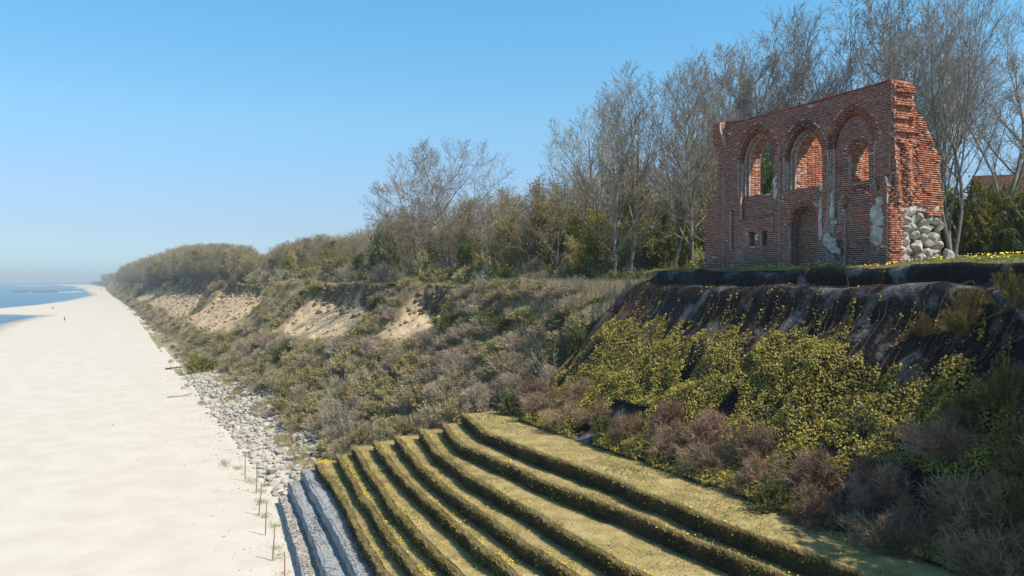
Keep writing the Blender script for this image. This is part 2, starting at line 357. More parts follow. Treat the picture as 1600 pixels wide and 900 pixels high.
def land(s, t):
    s = np.asarray(s, float); t = np.asarray(t, float); s, t = np.broadcast_arrays(s, t)
    f = foot(s); e = edge(s); zt = ztop(s); m, d = scar(s); m = scar(s, t)[0]
    e2 = e + d*.55 + m*(fbm(s*.22, 2.2, 57)*3.2)
    # natural slope, concave at the foot and rounded at the top
    q = np.clip((t-f)/(e-f), 0, 1)
    prof = np.interp(q, [0, .16, .30, .45, .60, .75, .88, .95, 1], [0, .04, .09, .21, .40, .62, .84, .95, 1])
    zn = -14 + (zt+14)*prof + (fbm(s*.12, t*.12, 3)*2.6 + fbm(s*.5, t*.5, 8)*.7)*np.sin(np.pi*np.clip(q, 0, 1))**.7
    # bare landslips: talus fan and a steep lip below the turf
    drop = 2.5 + 2.4*fbm(s*.13, .7, 31)
    qs = np.clip((t-f)/(e2-f), 0, 1); low = -14 + .9*sstep(0, .3, qs)
    zs = low + (zt-drop-low)*np.interp(qs, [0, .15, .95, 1], [0, .06, 1, 1]) + fbm(s*.35, t*.16, 12)*1.1 + np.abs(fbm(s*.30, t*.04, 55))*2.6*np.sin(np.pi*qs) - np.abs(fbm(s*.7, t*.25, 56))*.9*np.sin(np.pi*qs)
    zs = zs + drop*np.clip((t-e2+1.1+fbm(s*.22, t*.9, 33)*.7)/1.1, 0, 1)**1.3
    zs = np.where(t >= e2-.05, zt, zs)
    gl = slo(s); mm = m*sstep(gl-.16, gl+.10, q+fbm(s*.3, t*.3, 59)*.25); mm = np.where(t > e-1.2, m, mm)
    zz = zn*(1-mm) + zs*mm
    hill = sstep(28, 110, t)*sstep(260, 600, s)*9 + sstep(1500, 1700, s)*8*sstep(0, 60, t-e)
    top = zt + (t-e2)*.012 + hill + fbm(s*.2, t*.2, 21)*.35
    zz = np.where(t > e2, top, zz)
    zz = np.where(t < f, -14.0 - .02, zz)
    # gully beside the mound
    zz = zz - 1.6*np.exp(-((s-43)/3.0)**2)*sstep(15, 20, t)*(1-sstep(27, 30, t))
    # mound and embankment under terraces
    zm = np.interp(t, MT, MZ) - .5*(1-sstep(29.3, 30.2, t))
    zter = -14.6 + np.clip(t-9.5, 0, 99)*.66 - .2
    zm = np.where(t < 19.0, np.minimum(zter, -8.4), zm) 
    zm = np.where(t < 9.0, -14.05, zm)
    k = 1-sstep(38.4, 41.6, s)
    k = np.where(t < 18, 1-sstep(40, 52-.9*(t-9.5), s), k)
    k2 = 1-sstep(36.5, 43, s)
    k = np.where(t > 28.5, k2, k)
    return zz*(1-k)+zm*k
def land_attr(s, t):
    m, d = scar(s); e = edge(s)+d*.55+m*(fbm(s*.22, 2.2, 57)*3.2); f = foot(s); m = scar(s, t)[0]; q = (t-f)/(e-f)
    nz = fbm(s*.25, t*.25, 40); gl = slo(s)
    soil = m*sstep(gl-.06, gl+.10, q+nz*.5+fbm(s*1.2, t*1.2, 42)*.25)*(1-sstep(1.0, 1.02, q))
    hum = m*sstep(-1.5, -.5, t-e+nz*2.2+fbm(s*1.4, t*.8, 43)*1.6)*(1-sstep(.0, .2, t-e))  # dark topsoil and roots, with the overhang's shade painted into the band
    sand = (1-sstep(-.1, .16, q+nz*.35))*sstep(55, 110, s) + (1-sstep(.08, .34, q+nz*.5))*(1-sstep(55, 110, s))
    green = sstep(-.5, .6, t-e)*(1-.5*sstep(6, 12, t-e))
    return np.stack([soil, hum, np.clip(sand, 0, 1)], -1), np.stack([green, green, green], -1)

def grid_sheet(name, s, t, zf, m, attr=True, **props):
    S, T = np.meshgrid(s, t, indexing='ij'); Z = zf(S, T); P = W(S, T, Z).reshape(-1, 3)
    a, b = len(s), len(t); i = np.arange(a*b).reshape(a, b)
    F = np.stack([i[:-1, :-1], i[:-1, 1:], i[1:, 1:], i[1:, :-1]], -1).reshape(-1, 4)
    at = None
    if attr:
        k1, k2 = land_attr(S, T); at = {'kindmask': k1.reshape(-1, 3), 'kindmask2': k2.reshape(-1, 3)}
    me = mesh_np(name, P, F, m, True, attrs=at)
    return link(name, me, **props)
s_ax = np.concatenate([np.arange(-40, 20, 2), np.arange(20, 60, .5), np.arange(60, 145, .45), np.arange(145, 280, .9), np.arange(280, 540, 2.2), np.geomspace(540, 2600, 70)])
t_ax = np.concatenate([np.arange(8.0, 32, .28), np.arange(32, 46, 1.0), np.geomspace(46, 900, 22)])
def land_far(s, t):
    # far down the coast the bank leans seaward with the shoreline
    sh = foot(s)-9.6*0; base = np.interp(s, [0, 400, 2600], [0, 0, 0])
    return land(s, t)
tn = t_ax
S, T = np.meshgrid(s_ax, tn, indexing='ij')
off = np.where(S > 250, np.interp(S, [250, 400, 700, 1000, 1400, 1700, 2600], [0, -1.0, -8.0, -13, -21, -27, -70]), 0)*(1-sstep(60, 300, T))
T2 = T+off; Z = land(S, T2); P = W(S, T2, Z).reshape(-1, 3); a, b = S.shape; ii = np.arange(a*b).reshape(a, b)
FF = np.stack([ii[:-1, :-1], ii[:-1, 1:], ii[1:, 1:], ii[1:, :-1]], -1).reshape(-1, 4)
k1, k2 = land_attr(S, T2)
link('cliff_terrain', mesh_np('cliff_terrain', P, FF, M_ground, True, attrs={'kindmask': k1.reshape(-1, 3), 'kindmask2': k2.reshape(-1, 3)}), kind='structure')
# wide ground behind and beside, reaching the horizon
def far_ground():
    s = np.concatenate([[-14000, -3000, -400], np.linspace(-41, 2599, 12), [6000, 14000]]); t = np.array([-6000, -60, 60, 200, 896, 3000, 14000])
    S, T = np.meshgrid(s, t, indexing='ij'); Z = np.where(T < 0, -20., -5.5)
    Z = np.where((T > 0) & (S < 0), -1.0, Z)
    Z = np.where((T >= 896), np.where(S > 500, 1.0, -1.0), Z)
    P = W(S, T, Z).reshape(-1, 3); i = np.arange(P.shape[0]).reshape(S.shape)
    F = np.stack([i[:-1, :-1], i[:-1, 1:], i[1:, 1:], i[1:, :-1]], -1).reshape(-1, 4)
    # leave out the cells that the detailed terrain and the beach cover
    keep = []
    k = 0
    for a in range(len(s)-1):
        for b in range(len(t)-1):
            inside = (s[a] > -60 and s[a+1] < 2700 and t[b+1] <= 896); sea = t[b] < -50
            keep.append(not inside and not sea); k += 1
    return link('inland_ground', mesh_np('inland_ground', P, F[np.array(keep)], M_ground), kind='structure')
far_ground()

# beach and sea
def shore(s): return np.interp(s, [-40, 200, 300, 340, 364, 372, 384, 400, 440, 469, 520, 620, 821, 1000, 1250, 1700, 2600], [-33, -33, -33, -29.5, -27, -31, -43, -60, -59, -52, -40, -27, -14, -20, -28, -36, -90])
def zbeach(s, t):
    w_ = shore(s); d = t-w_
    z = -14.0 + np.where(d < 8, (d-8)*.045, 0) + fbm(s*.05, t*.08, 60)*.06 + fbm(s*.5, t*.5, 61)*.015
    return z
s_b = np.concatenate([np.arange(-60, 140, 1.6), np.arange(140, 300, 5), np.arange(300, 560, 2.5), np.geomspace(560, 2600, 60)])
t_b = np.concatenate([[-140, -110, -90, -75, -66], np.arange(-62, 12, 1.0), [14, 18]])
S, T = np.meshgrid(s_b, t_b, indexing='ij'); Z = zbeach(S, T)
Z = np.where(T > 10, -14.4, Z); T2 = T + np.interp(S, [0, 400, 1000, 1700, 2600], [0, 0, -6, -16, -60])
P = W(S, T2, Z).reshape(-1, 3); a, b = S.shape; ii = np.arange(a*b).reshape(a, b)
FF = np.stack([ii[:-1, :-1], ii[:-1, 1:], ii[1:, 1:], ii[1:, :-1]], -1).reshape(-1, 4)
d_ = (T-shore(S)).reshape(-1); wet = 1-(1-sstep(1.0, 9.0, d_+4*fbm(S*.05, T*.2, 63).reshape(-1)))*.42
link('beach', mesh_np('beach', P, FF, M_beach, True, attrs={'wet': np.stack([wet, wet*.99, wet*.97], 1)}), kind='structure')
sx = np.array([-14000, -40, 300, 900, 2600, 14000.]); tx = np.array([-14000, -1500, -300, -10, 6.])
S, T = np.meshgrid(sx, tx, indexing='ij'); P = W(S, T, -14.33).reshape(-1, 3); ii = np.arange(P.shape[0]).reshape(S.shape)
FF = np.stack([ii[:-1, :-1], ii[:-1, 1:], ii[1:, 1:], ii[1:, :-1]], -1).reshape(-1, 4)
link('sea', mesh_np('sea', P, FF, M_sea), kind='structure')

# ------------------------------------------------------------------ terraces
def bp(x, y, z):
    Y = -z/((y-437)/1250); X = (x-800)/1250*Y; return (-.4472*X+.8944*Y, .8944*X+.4472*Y)
TIERS = [
 [(51.0, 9.22), (47.6, 8.88), (43.8, 8.45), (40.7, 8.16), (38.9, 8.01), (37.0, 7.79), (30, 7.1), (18, 6.4)],
 [(52.0, 10.0), (49.0, 9.78), (46.3, 9.58), (43.6, 9.3), (40.9, 9.0), (38.3, 8.73), (36.4, 8.5), (34.9, 8.34), (28, 7.8), (18, 7.3)],
 [(52.3, 10.9), (49.4, 10.63), (46.3, 10.38), (43.4, 10.13), (40.8, 9.91), (38.5, 9.64), (36.7, 9.46), (34.8, 9.3), (32.9, 9.08), (27, 8.6), (16, 8.3)],
 [(51.7, 11.78), (48.7, 11.5), (45.6, 11.32), (42.5, 11.05), (39.7, 10.69), (37.1, 10.36), (35.1, 10.13), (33.0, 9.92), (31.1, 9.68), (24, 9.3), (14, 9.2)],
 [(50.6, 12.85), (45.2, 12.15), (42.0, 11.74), (38.3, 11.29), (35.5, 11.01), (33.5, 10.8), (31.5, 10.63), (29.3, 10.42), (26, 10.25), (20, 10.2), (12, 10.2)],
 [(49.9, 13.76), (44.6, 12.93), (40.8, 12.37), (37.5, 11.96), (34.7, 11.65), (32.4, 11.48), (30.5, 11.33), (28.5, 11.2), (26.8, 11.13), (20, 11.1), (12, 11.2)],
 [(47.9, 14.6), (45.9, 14.1), (42.1, 13.6), (38.4, 13.1), (35.6, 12.86), (33.0, 12.7), (30.2, 12.5), (28.3, 12.4), (26.6, 12.3), (24.2, 12.2), (18, 12.2), (10, 12.4)],
 [(46.0, 15.4), (44, 14.95), (42.0, 14.5), (39.5, 14.15), (36.5, 13.7), (34.2, 13.47), (32.0, 13.37), (29.8, 13.3), (27.7, 13.22), (25.9, 13.17), (22.8, 13.14), (16, 13.2), (10, 13.4)],
 [(44.5, 16.4), (42.5, 15.8), (40.5, 15.3), (38.1, 14.9), (35.4, 14.55), (33.3, 14.4), (31.2, 14.37), (26.8, 14.32), (23.1, 14.22), (20.3, 14.15), (14, 14.3), (8, 14.5)],
 [(42.8, 17.16), (41, 16.6), (39.0, 16.1), (36.8, 15.68), (34.5, 15.68), (31.5, 15.82), (28.8, 15.86), (26.6, 15.95), (24.1, 16.25), (21.8, 16.4), (18.1, 16.6), (14, 16.7), (6, 17.0)],
 [(42.2, 18.1), (39.9, 17.44), (37.4, 16.95), (35.3, 16.8), (32.4, 16.9), (30.8, 16.93), (28.1, 17.1), (25.5, 17.17), (22.6, 17.12), (20.4, 17.12), (17.0, 17.3), (14.7, 17.4), (6, 17.8)]]
def lip(i, s):
    p = sorted(TIERS[i]); xs = np.array([q[0] for q in p]); ys = np.array([q[1] for q in p])
    k = np.linspace(-1.2, 1.2, 7); wts = np.exp(-k*k)
    return sum(w_*np.interp(np.asarray(s)+d, xs, ys) for w_, d in zip(wts, k))/wts.sum()
TZ = [-13.5+.58*i for i in range(11)]
rng = np.random.default_rng(7)
def blade_tufts(rng, P, h, wd, lean=.5, nb=3, dirv=None):
    """P (n,3) -> grass blades"""
    n = len(P); P = np.repeat(P, nb, 0) + rng.normal(size=(n*nb, 3))*[.03, .03, 0]
    d = rng.normal(size=(n*nb, 3)); d[:, 2] = 0; d *= lean*rng.uniform(.3, 1, (n*nb, 1)); d[:, 2] = 1
    if dirv is not None: d = d+dirv
    d /= np.linalg.norm(d, axis=1, keepdims=True)
    hh = (np.repeat(np.broadcast_to(h, (n,)), nb)*rng.uniform(.5, 1.2, n*nb))[:, None]
    side = np.cross(d, rng.normal(size=(n*nb, 3))); side /= np.linalg.norm(side, axis=1, keepdims=True)
    vs = np.stack([P-side*wd, P+side*wd, P+d*hh], 1).reshape(-1, 3)
    return vs, np.arange(n*nb*3).reshape(-1, 3)
kinds = ['lowest bare stone-mesh terrace step on the edge of the sand, palest and thinnest',
         'middle bare blue-grey mesh terrace step between two bare steps',
         'upper bare blue-grey mesh terrace step just below the first grassed step',
         'first grassed terrace step above the bare grey steps, yellow flowers at its far end',
         'second grassed terrace step from the beach, its face full of yellow flowers',
         'third grassed terrace step from the beach with a green shaded face',
         'fourth grassed terrace step from the beach, flowers along its face',
         'fifth grassed terrace step from the beach with long grass on its face',
         'sixth grassed terrace step from the beach, curving before the scrub',
         'seventh grassed terrace step, directly below the broad lawn step',
         'topmost and broadest grass step, a lawn reaching the brown thicket']
for i in range(11):
    s1 = max(q[0] for q in TIERS[i]); s0 = min(q[0] for q in TIERS[i])
    ss = np.arange(s0, s1+.01, .3); n = len(ss); z = TZ[i]
    L = lip(i, ss) + fbm(ss*.55, i*3.1, 70)*.30 + fbm(ss*2.1, i*1.7, 71)*.10
    zz = z + fbm(ss*.5, i*2.3+.5, 72)*.12 + fbm(ss*2.3, i*2.3+.5, 74)*.06
    if i < 10:
        nx = lip(i+1, np.minimum(ss, max(q[0] for q in TIERS[i+1])))+.25
    else: nx = np.full(n, 21.8)
    zb = (z-.58 if i else -14.1)
    endr = sstep(0, .5, s1-ss); zend = 1-(1-endr)*.12
    bare = i < 3
    root = empty('terrace_step', W(s1, L[-1], z), label=kinds[i], category='terrace', group='terrace steps above the beach')
    org = np.array(root.location)
    # face (riser): rounded top, slightly battered
    prof = [(-.03, -.06), (-.05, .22), (-.04, .42), (-.01, .55), (.03, .59), (.13, .60)]
    rows = []
    H = z-zb
    for j, (dt, dz) in enumerate(prof):
        wv = fbm(ss*1.3, j*.9+i*5, 75)*.10*(1 if 0 < j < 4 else .4)
        rows.append(W(ss, L+dt+wv+(0 if i else .0), zb+dz/.6*(H)*zend+(zz-z)*min(1, dz*2+.2) - (.12 if j == 0 else 0)))
    R = np.stack(rows, 1)-org; m_ = R.shape[1]; id_ = np.arange(n*m_).reshape(n, m_)
    F = np.stack([id_[:-1, :-1], id_[1:, :-1], id_[1:, 1:], id_[:-1, 1:]], -1).reshape(-1, 4)
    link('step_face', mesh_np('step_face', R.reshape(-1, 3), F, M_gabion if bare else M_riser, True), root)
    # tread
    nt_ = 7 if i < 10 else 14
    fr = np.linspace(0, 1, nt_); rows = []
    for j, f in enumerate(fr):
        t_ = (L+.16)*(1-f)+nx*f
        rows.append(W(ss, t_, zz*(1-f)+(z)*f + .005 + (fbm(ss*.8, t_*.8, 77)*.12 if 0 < j else 0)))
    R2 = np.stack(rows, 1)-org; m_ = nt_; id_ = np.arange(n*m_).reshape(n, m_)
    F = np.stack([id_[:-1, :-1], id_[1:, :-1], id_[1:, 1:], id_[:-1, 1:]], -1).reshape(-1, 4)
    link('tread', mesh_np('tread', R2.reshape(-1, 3), F, M_gabion if bare else M_turf, True), root)
    # far end cap
    e_top = np.concatenate([R[-1], R2[-1]]); e_bot = e_top.copy(); e_bot[:, 2] = min(-14.5-org[2], -1)
    e_bot = e_bot + (W(.35, 0, 0)-W(0, 0, 0)); k = len(e_top); vs = np.concatenate([e_top, e_bot])
    F = np.array([[q, q+1, q+1+k, q+k] for q in range(k-1)])
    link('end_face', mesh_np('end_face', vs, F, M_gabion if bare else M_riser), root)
    if bare:
        # sewn ridges of the mesh rolls along the lip, as on the bare steps
        pl = []
        for q, (dt, dh) in enumerate([(-.05, .36), (-.045, .44), (-.025, .51), (.01, .575)]):
            c_ = W(ss, L+dt+.0, zb+dh/.6*H+(zz-z))-org
            pl.append((c_, np.full(n, .022)))
        vs, fs = tubes(pl, 5)
        link('mesh_ridge', mesh_np('mesh_ridge', vs, fs, M_gabion, True), root, kind='stuff')
        # fist-sized stones showing through the mesh
        N = 2600; sr = rng.uniform(max(s0, 24), s1, N); fr = rng.uniform(0, 1, N); tr = (lip(i, sr)+.05)*(1-fr)+(lip(min(i+1, 10), sr)-.1)*fr
        Pp = W(sr, tr, z+.012)-org
        vs, fs = quads_at(rng, Pp, .13, nrm=np.array([0, 0, 2.5]), aspect=1.2, spread=.5)
        link('fill_stone', mesh_np('fill_stone', vs, fs, M_stone if i == 0 else M_gabion), root, kind='stuff')
    else:
        J = Joiner()
        # short mown grass on the tread
        wid = 2.6 if i == 10 else 1.0
        smin = max(s0, 12 if i > 6 else 20); N = int((s1-smin)*wid*210)
        sr = rng.uniform(smin, s1-.1, N); fr = rng.uniform(0, 1, N)
        Ls = np.interp(sr, ss, L); Ns = np.interp(sr, ss, nx); tr = (Ls+.05)*(1-fr)+(Ns-.1)*fr
        Pp = W(sr, tr, np.interp(sr, ss, zz)+fbm(sr*.8, tr*.8, 77)*.12-.01)-org
        mi = (fbm(sr*.3, tr*.6, 80)+rng.normal(size=N)*.12 > .10)
        v1, f1 = blade_tufts(rng, Pp[~mi], .07, .012, .9); J.add(v1, None, f1, 0)
        v1, f1 = blade_tufts(rng, Pp[mi], .08, .012, .8); J.add(v1, None, f1, 2)
        # long grass on and over the face
        N = int((s1-smin)*260); sr = rng.uniform(smin, s1, N); fr = rng.uniform(0, 1, N)**1.3
        Ls = np.interp(sr, ss, L); hz = zb+.05+(H)*(1-fr)
        Pp = W(sr, Ls-.03+fbm(sr*1.3, 1.+i*5, 75)*.08, hz)-org
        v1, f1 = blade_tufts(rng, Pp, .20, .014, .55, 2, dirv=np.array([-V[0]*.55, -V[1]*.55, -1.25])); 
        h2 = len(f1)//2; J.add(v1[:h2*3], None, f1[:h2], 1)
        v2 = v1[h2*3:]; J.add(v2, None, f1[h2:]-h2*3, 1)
        N = int((s1-smin)*55); sr = rng.uniform(smin, s1, N); Ls = np.interp(sr, ss, L)
        Pp = W(sr, Ls+rng.normal(size=N)*.06, np.interp(sr, ss, zz)-.03)-org
        v1, f1 = blade_tufts(rng, Pp, .22, .013, .6, 3, dirv=np.array([-V[0]*.5, -V[1]*.5, 0])); J.add(v1, None, f1, 0)
        link('grass', J.mesh('grass', [M_grassd, M_grassl, M_grassg]), root, kind='stuff')
        nf = {3: 350, 4: 2000, 5: 900, 6: 1500, 7: 800, 8: 500, 9: 350, 10: 160}[i]
        sr = rng.uniform(smin, s1, nf); cl = fbm(sr*.35, i*9.1, 90) > -.04; sr = sr[cl]; nf = len(sr)
        Ls = np.interp(sr, ss, L); off = rng.normal(size=nf)*.30-.02; on = off > .1
        hz = np.where(on, z+.06, z-.02-np.abs(off)*.9); hz = np.maximum(hz, zb+.1)
        Pp = W(sr, Ls+np.where(on, off, -.13), hz)-org
        if i == 3:
            N = 150; q = W(rng.normal(51.0, .35, N), rng.normal(12.05, .22, N), z+.12)-org; Pp = np.concatenate([Pp, q])
        vs, fs = quads_at(rng, Pp, .06, nrm=np.array([-.5, -.6, 1.2]), aspect=1.0, spread=.4)
        link('flowers', mesh_np('flowers', vs, fs, M_flower), root, kind='stuff')

# ------------------------------------------------------------------ netted mound under the ruin
def mound_pt(s, p):
    """p: 0 at the foot .. 1 at the brow"""
    t = 19.6 + p*10.6
    z = np.interp(t, MT, MZ)
    tw_ = t; t = t + 1.3*fbm(s*.16, 3.3, 106)*(1-sstep(28.6, 30.0, t))
    roll = (.22+.42*vnoise(s*.25, 1.1, 107))*np.exp(-((t-29.0)/.55)**2) + .50*np.exp(-((t-27.3)/.6)**2) - .30*np.exp(-((t-28.25)/.28)**2) + .25*np.exp(-((t-25.0)/.7)**2)
    roll = roll*(.65+1.1*vnoise(s*.35, t*.2, 101)) + fbm(s*.9, t*.25, 102)*.65 + fbm(s*2.6, t*.9, 105)*.14
    t = tw_
    fade = sstep(0, .12, p)*(1-sstep(.97, 1.0, p))
    roll = roll*fade
    t2 = t - roll*.62; z2 = z + roll*.55
    ed = np.clip(s-38.2, 0, None); z2 = z2 - ed**2*.50
    z2 = np.where(ed > 0, np.maximum(z2, land(np.asarray(s), t2)+.14), z2)
    return t2, z2
ss = np.concatenate([np.arange(-12, 14, .5), np.arange(14, 42.2, .16)]); pp = np.linspace(0, 1, 90)
S, PP = np.meshgrid(ss, pp, indexing='ij'); T2, Z2 = mound_pt(S, PP)
P = W(S, T2, Z2).reshape(-1, 3); a, b = S.shape; ii = np.arange(a*b).reshape(a, b)
FF = np.stack([ii[:-1, :-1], ii[:-1, 1:], ii[1:, 1:], ii[1:, :-1]], -1).reshape(-1, 4)
link('slope_netting', mesh_np('slope_netting', P, FF, M_net, True), label='black geotextile netting bulging in folds over the bank below the ruin', category='netting')
# vine leaves: a mass of small leaves with ragged upper rim, shoots climbing above
def ivy():
    N = 230000; s = rng.uniform(6, 41.8, N); p = rng.uniform(.02, .93, N)
    top = .575 + .10*fbm(s*.16, .3, 110) + .16*fbm(s*.7, .9, 111) + .14*fbm(s*2.4, .9, 118) - .06*sstep(36, 40, s) - .05*sstep(27, 22, s)
    ridge = sstep(.5, .78, vnoise(s*1.1, .5, 114))*.12
    keep = p < top+ridge*(vnoise(s*6, p*3, 115) > .55)
    cl = fbm(s*.35, p*4.5, 112)+fbm(s*1.2, p*15, 113)
    keep &= (cl+rng.normal(size=N)*.05 > -.33)
    def gap(s0, p0, ws, wp, sl=0): return ((s-s0-sl*(p-p0))/ws)**2+((p-p0)/wp)**2 < 1
    keep &= ~(gap(29.6, .50, .45, .13, 2)|gap(25.6, .30, .55, .09, 2)|gap(38.7, .34, .9, .16, -6)|gap(39.6, .7, 1.0, .4, -3))
    keep &= ~((p < .26) & (vnoise(s*.5, p*2, 119) < .30))
    s = s[keep]; p = p[keep]; cl = cl[keep]; top = top[keep]
    t, z = mound_pt(s, p)
    thick = (.18+.9*np.clip(cl+.28, 0, 1)+.5*np.clip(fbm(s*.9, p*9, 116), 0, 1))*rng.uniform(.15, 1, len(s))**.6*np.clip((top+.06-p)/.16, .15, 1)
    Pp = W(s, t-thick*.62, z+thick*.6)
    vs, fs = quads_at(rng, Pp, .082, nrm=np.array([-.15, -.5, .95]), aspect=1.15, spread=.75)
    J = Joiner(); J.add(vs, fs, None, 0)
    # shoots running up the net
    pl = []; lf = []
    for k in range(170):
        s0 = rng.uniform(13, 40); p0 = rng.uniform(.42, .62); ln = rng.uniform(.06, .26)*(1 if rng.random() < .8 else 1.4); n = 9
        q = np.linspace(0, 1, n); sa = s0+np.cumsum(rng.normal(size=n)*.09)-q*rng.uniform(0, .5); pa = np.clip(p0+ln*q, 0, .985)
        t, z = mound_pt(sa, pa); c = W(sa, t-.07, z+.07); pl.append((c, np.linspace(.016, .007, n)))
        kk = rng.integers(6, 40) if rng.random() < .5 else 2
        if kk: 
            u = rng.uniform(0, .9, kk)**1.3*(n-1); j = u.astype(int); lf.append(c[j]+(c[np.minimum(j+1, n-1)]-c[j])*(u-j)[:, None]+rng.normal(size=(kk, 3))*.05)
    for k in range(110):     # reddish bare stems at the end of the mound
        s0 = rng.normal(38.3, 1.0); p0 = rng.uniform(.35, .6); n = 9; q = np.linspace(0, 1, n)
        sa = np.clip(s0+np.cumsum(rng.normal(size=n)*.1), 30, 40.2); pa = np.clip(p0+rng.uniform(.1, .35)*q, 0, .93); t, z = mound_pt(sa, pa)
        pl.append((W(sa, t-.06-.05*rng.random(), z+.06), np.linspace(.014, .006, n)))
    vs, fs = tubes(pl, 3); J.add(vs, fs, None, 1)
    lf = np.concatenate(lf); vs, fs = quads_at(rng, lf, .085, nrm=np.array([-.15, -.5, .95]), aspect=1.15, spread=.8); J.add(vs, fs, None, 0)
    link('vine_leaves', J.mesh('vine_leaves', [M_ivy, M_ivystem]), kind='stuff', label='yellow-green vine leaves hanging over the netted bank', category='vines')
ivy()

# ------------------------------------------------------------------ the brick ruin
SR0, TR0, ZR0 = 24.6, 31.4, .55        # near front corner
THK = 1.25
root_r = empty('church_ruin', W(SR0, TR0, ZR0), math.atan2(U[1], U[0]), label='roofless red brick gothic wall of a church ruin on the netted bank', category='ruin')
# local axes: x = along the wall (away), y = towards the sea (negative inland), z up ->  local y = -V
def eff(x, z, sc, zs, c=.45):
    x = abs(x-sc)
    return math.hypot(x+c, z-zs)-c if z > zs else x
def top_z(x):
    xs = [0, 1.8, 3.7, 5.6, 7.6, 9.5, 11.0, 11.3]; ys = [8.42, 8.36, 8.33, 8.28, 8.27, 8.28, 8.42, 8.4]
    return float(np.interp(x, xs, ys))
def left_lim(z):
    return float(np.interp(z, [0, 2.0, 3.2, 3.9, 4.2, 4.4, 6.0, 6.7, 7.3, 7.9, 8.4], [12.7, 12.65, 12.6, 12.35, 11.9, 11.55, 11.5, 11.55, 11.75, 11.6, 11.35]))
def right_lim(z):
    return float(np.interp(z, [0, 3.5, 4.6, 6, 7.2, 8.5], [-.02, .0, .10, .10, .02, -.02])) 
OPEN = 9.0
def depth(x, z):
    """depth of the wall face behind the front plane; OPEN = see-through; None = outside"""
    if z > top_z(x) or x > left_lim(z)+.09*math.sin(z*23.0) or x < right_lim(z): return None
    d = 0.0
    # front pilaster by the near corner
    if x < .95 and z < 3.75+.35*math.sin(x*9): d = -.28
    # first (far) window
    e = eff(x, z, 8.5, 5.92)
    if 4.05 < z and e < 1.42:
        d = .14 if e > 1.27 else .28 if e > 1.12 else .42 if e > .97 else OPEN
    elif 2.75 < z <= 4.05 and abs(x-8.5) < 1.2: d = .28
    if abs(x-8.5) < 1.42 and abs(x-7.12) < .16 and 2.0 < z < 4.05: d = .35
    if 1.25 < z < 2.15 and (8.55 < x < 9.1 or 7.6 < x < 8.15): d = .45
    # middle window
    e = eff(x, z, 5.2, 5.62)
    if 4.12 < z and e < 1.32:
        d = .14 if e > 1.19 else .28 if e > 1.05 else .42 if e > .90 else OPEN
    e = eff(x, z, 5.15, 2.2, .12)
    if e < .95: d = .75 if not (4.25 < x < 4.42 and 2.15 < z < 2.75) else OPEN
    # near blind niche with a small window
    e = eff(x, z, 2.2, 5.82)
    if e < 1.30:
        d = .12 if e > 1.17 else .26
        e2 = eff(x, z, 2.0, 5.35, .05)
        if 4.12 < z and e2 < .56: d = OPEN
        e3 = eff(x, z, 1.95, 2.85, .05)
        if e3 < .85 and z < 3.85: d = .38
    if 3.42 < x < 3.62 and z < 6.6: d = max(d, .10)
    if 6.62 < x < 6.80 and z < 6.6: d = max(d, .12)
    if 10.15 < x < 10.55 and 1.2 < z < 3.4: d = .25
    if 10.9 < x < 11.12 and z < 6.2: d = .12
    if x > 10.85 and z > 6.95: d = -(.05+.42*min(1, (z-6.95)/1.0))
    return d
CH = .1
NZ = 86
brick_cells = []      # (centre local xyz, size xyz, rotation about y-axis (in plane), tint kind)
rr = random.Random(5)
def whiteness(x, z):
    n1 = float(fbm(x*.9, z*.9, 130)); n2 = float(fbm(x*3.1, z*3.1, 131)); w_ = 0
    w_ = max(w_, 1.0-abs(x-3.45)/.95-max(0, z-2.4)/1.2 + n1*1.5 if z < 3.4 else 0)
    w_ = max(w_, .30-max(0, z-1.3)/.9+n1*1.6)
    w_ = max(w_, .75-abs(x-9.7)/1.6-max(0, z-2.3)/.7+n1*1.3 if z < 3 else 0)
    w_ = max(w_, .9-abs(x-3.5)/.35-max(0, z-4.4)/1.5+n1 if z < 5 else 0)
    w_ = max(w_, .45-abs(x-.9)/.55-abs(z-6.2)/2.4+n1*1.4)
    w_ = max(w_, .5-abs(x-1.1)/.3-max(0, z-5.5)/1.0+n1)
    return min(1, max(0, w_*1.1-.12+n2*.5))
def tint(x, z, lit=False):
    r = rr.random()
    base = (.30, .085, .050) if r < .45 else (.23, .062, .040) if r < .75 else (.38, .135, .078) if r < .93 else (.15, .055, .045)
    if lit: base = tuple(b_*q for b_, q in zip(base, (1.95, 2.6, 2.7)))  # sunlit faces get a lighter brick colour, sunlight put into the tint
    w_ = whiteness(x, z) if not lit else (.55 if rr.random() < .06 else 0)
    if not lit and z < .6: base = tuple(b_*(.55+.75*z) for b_ in base)        # foot courses darker towards the ground
    if not lit:
        soot = max(0, float(fbm(x*.8, z*.8, 133))*1.3-.05)+ (0.45 if 4.2 < x < 6.4 and 6.9 < z < 7.9 and abs(x-5.2) < 1.3 else 0)
        base = tuple(b_*(1-min(.7, soot)) for b_ in base)
    if rr.random() < w_*.9: base = tuple(b_*(1-.62*w_)+q*.62*w_ for b_, q in zip(base, (.44, .36, .31)))
    return base
def add_brick(cx, cy, cz, sx, sy, sz, tn, roll=0.0):
    brick_cells.append((cx, cy, cz, sx, sy, sz, tn, roll))
RINGS = [(8.5, 5.92, .45, 1.42, 4.05), (5.2, 5.62, .45, 1.32, 4.12), (2.2, 5.82, .45, 1.30, 5.0), (5.15, 2.2, .12, .95, 2.2), (2.0, 5.35, .05, .56, 5.3), (1.95, 2.85, .05, .85, 2.85)]
def in_ring(x, z):
    for sc, zs, c, hw, z0 in RINGS:
        if z > zs-.05 and hw < eff(x, z, sc, zs, c) < hw+.24: return True
    return False
core = Joiner()
DX = .05
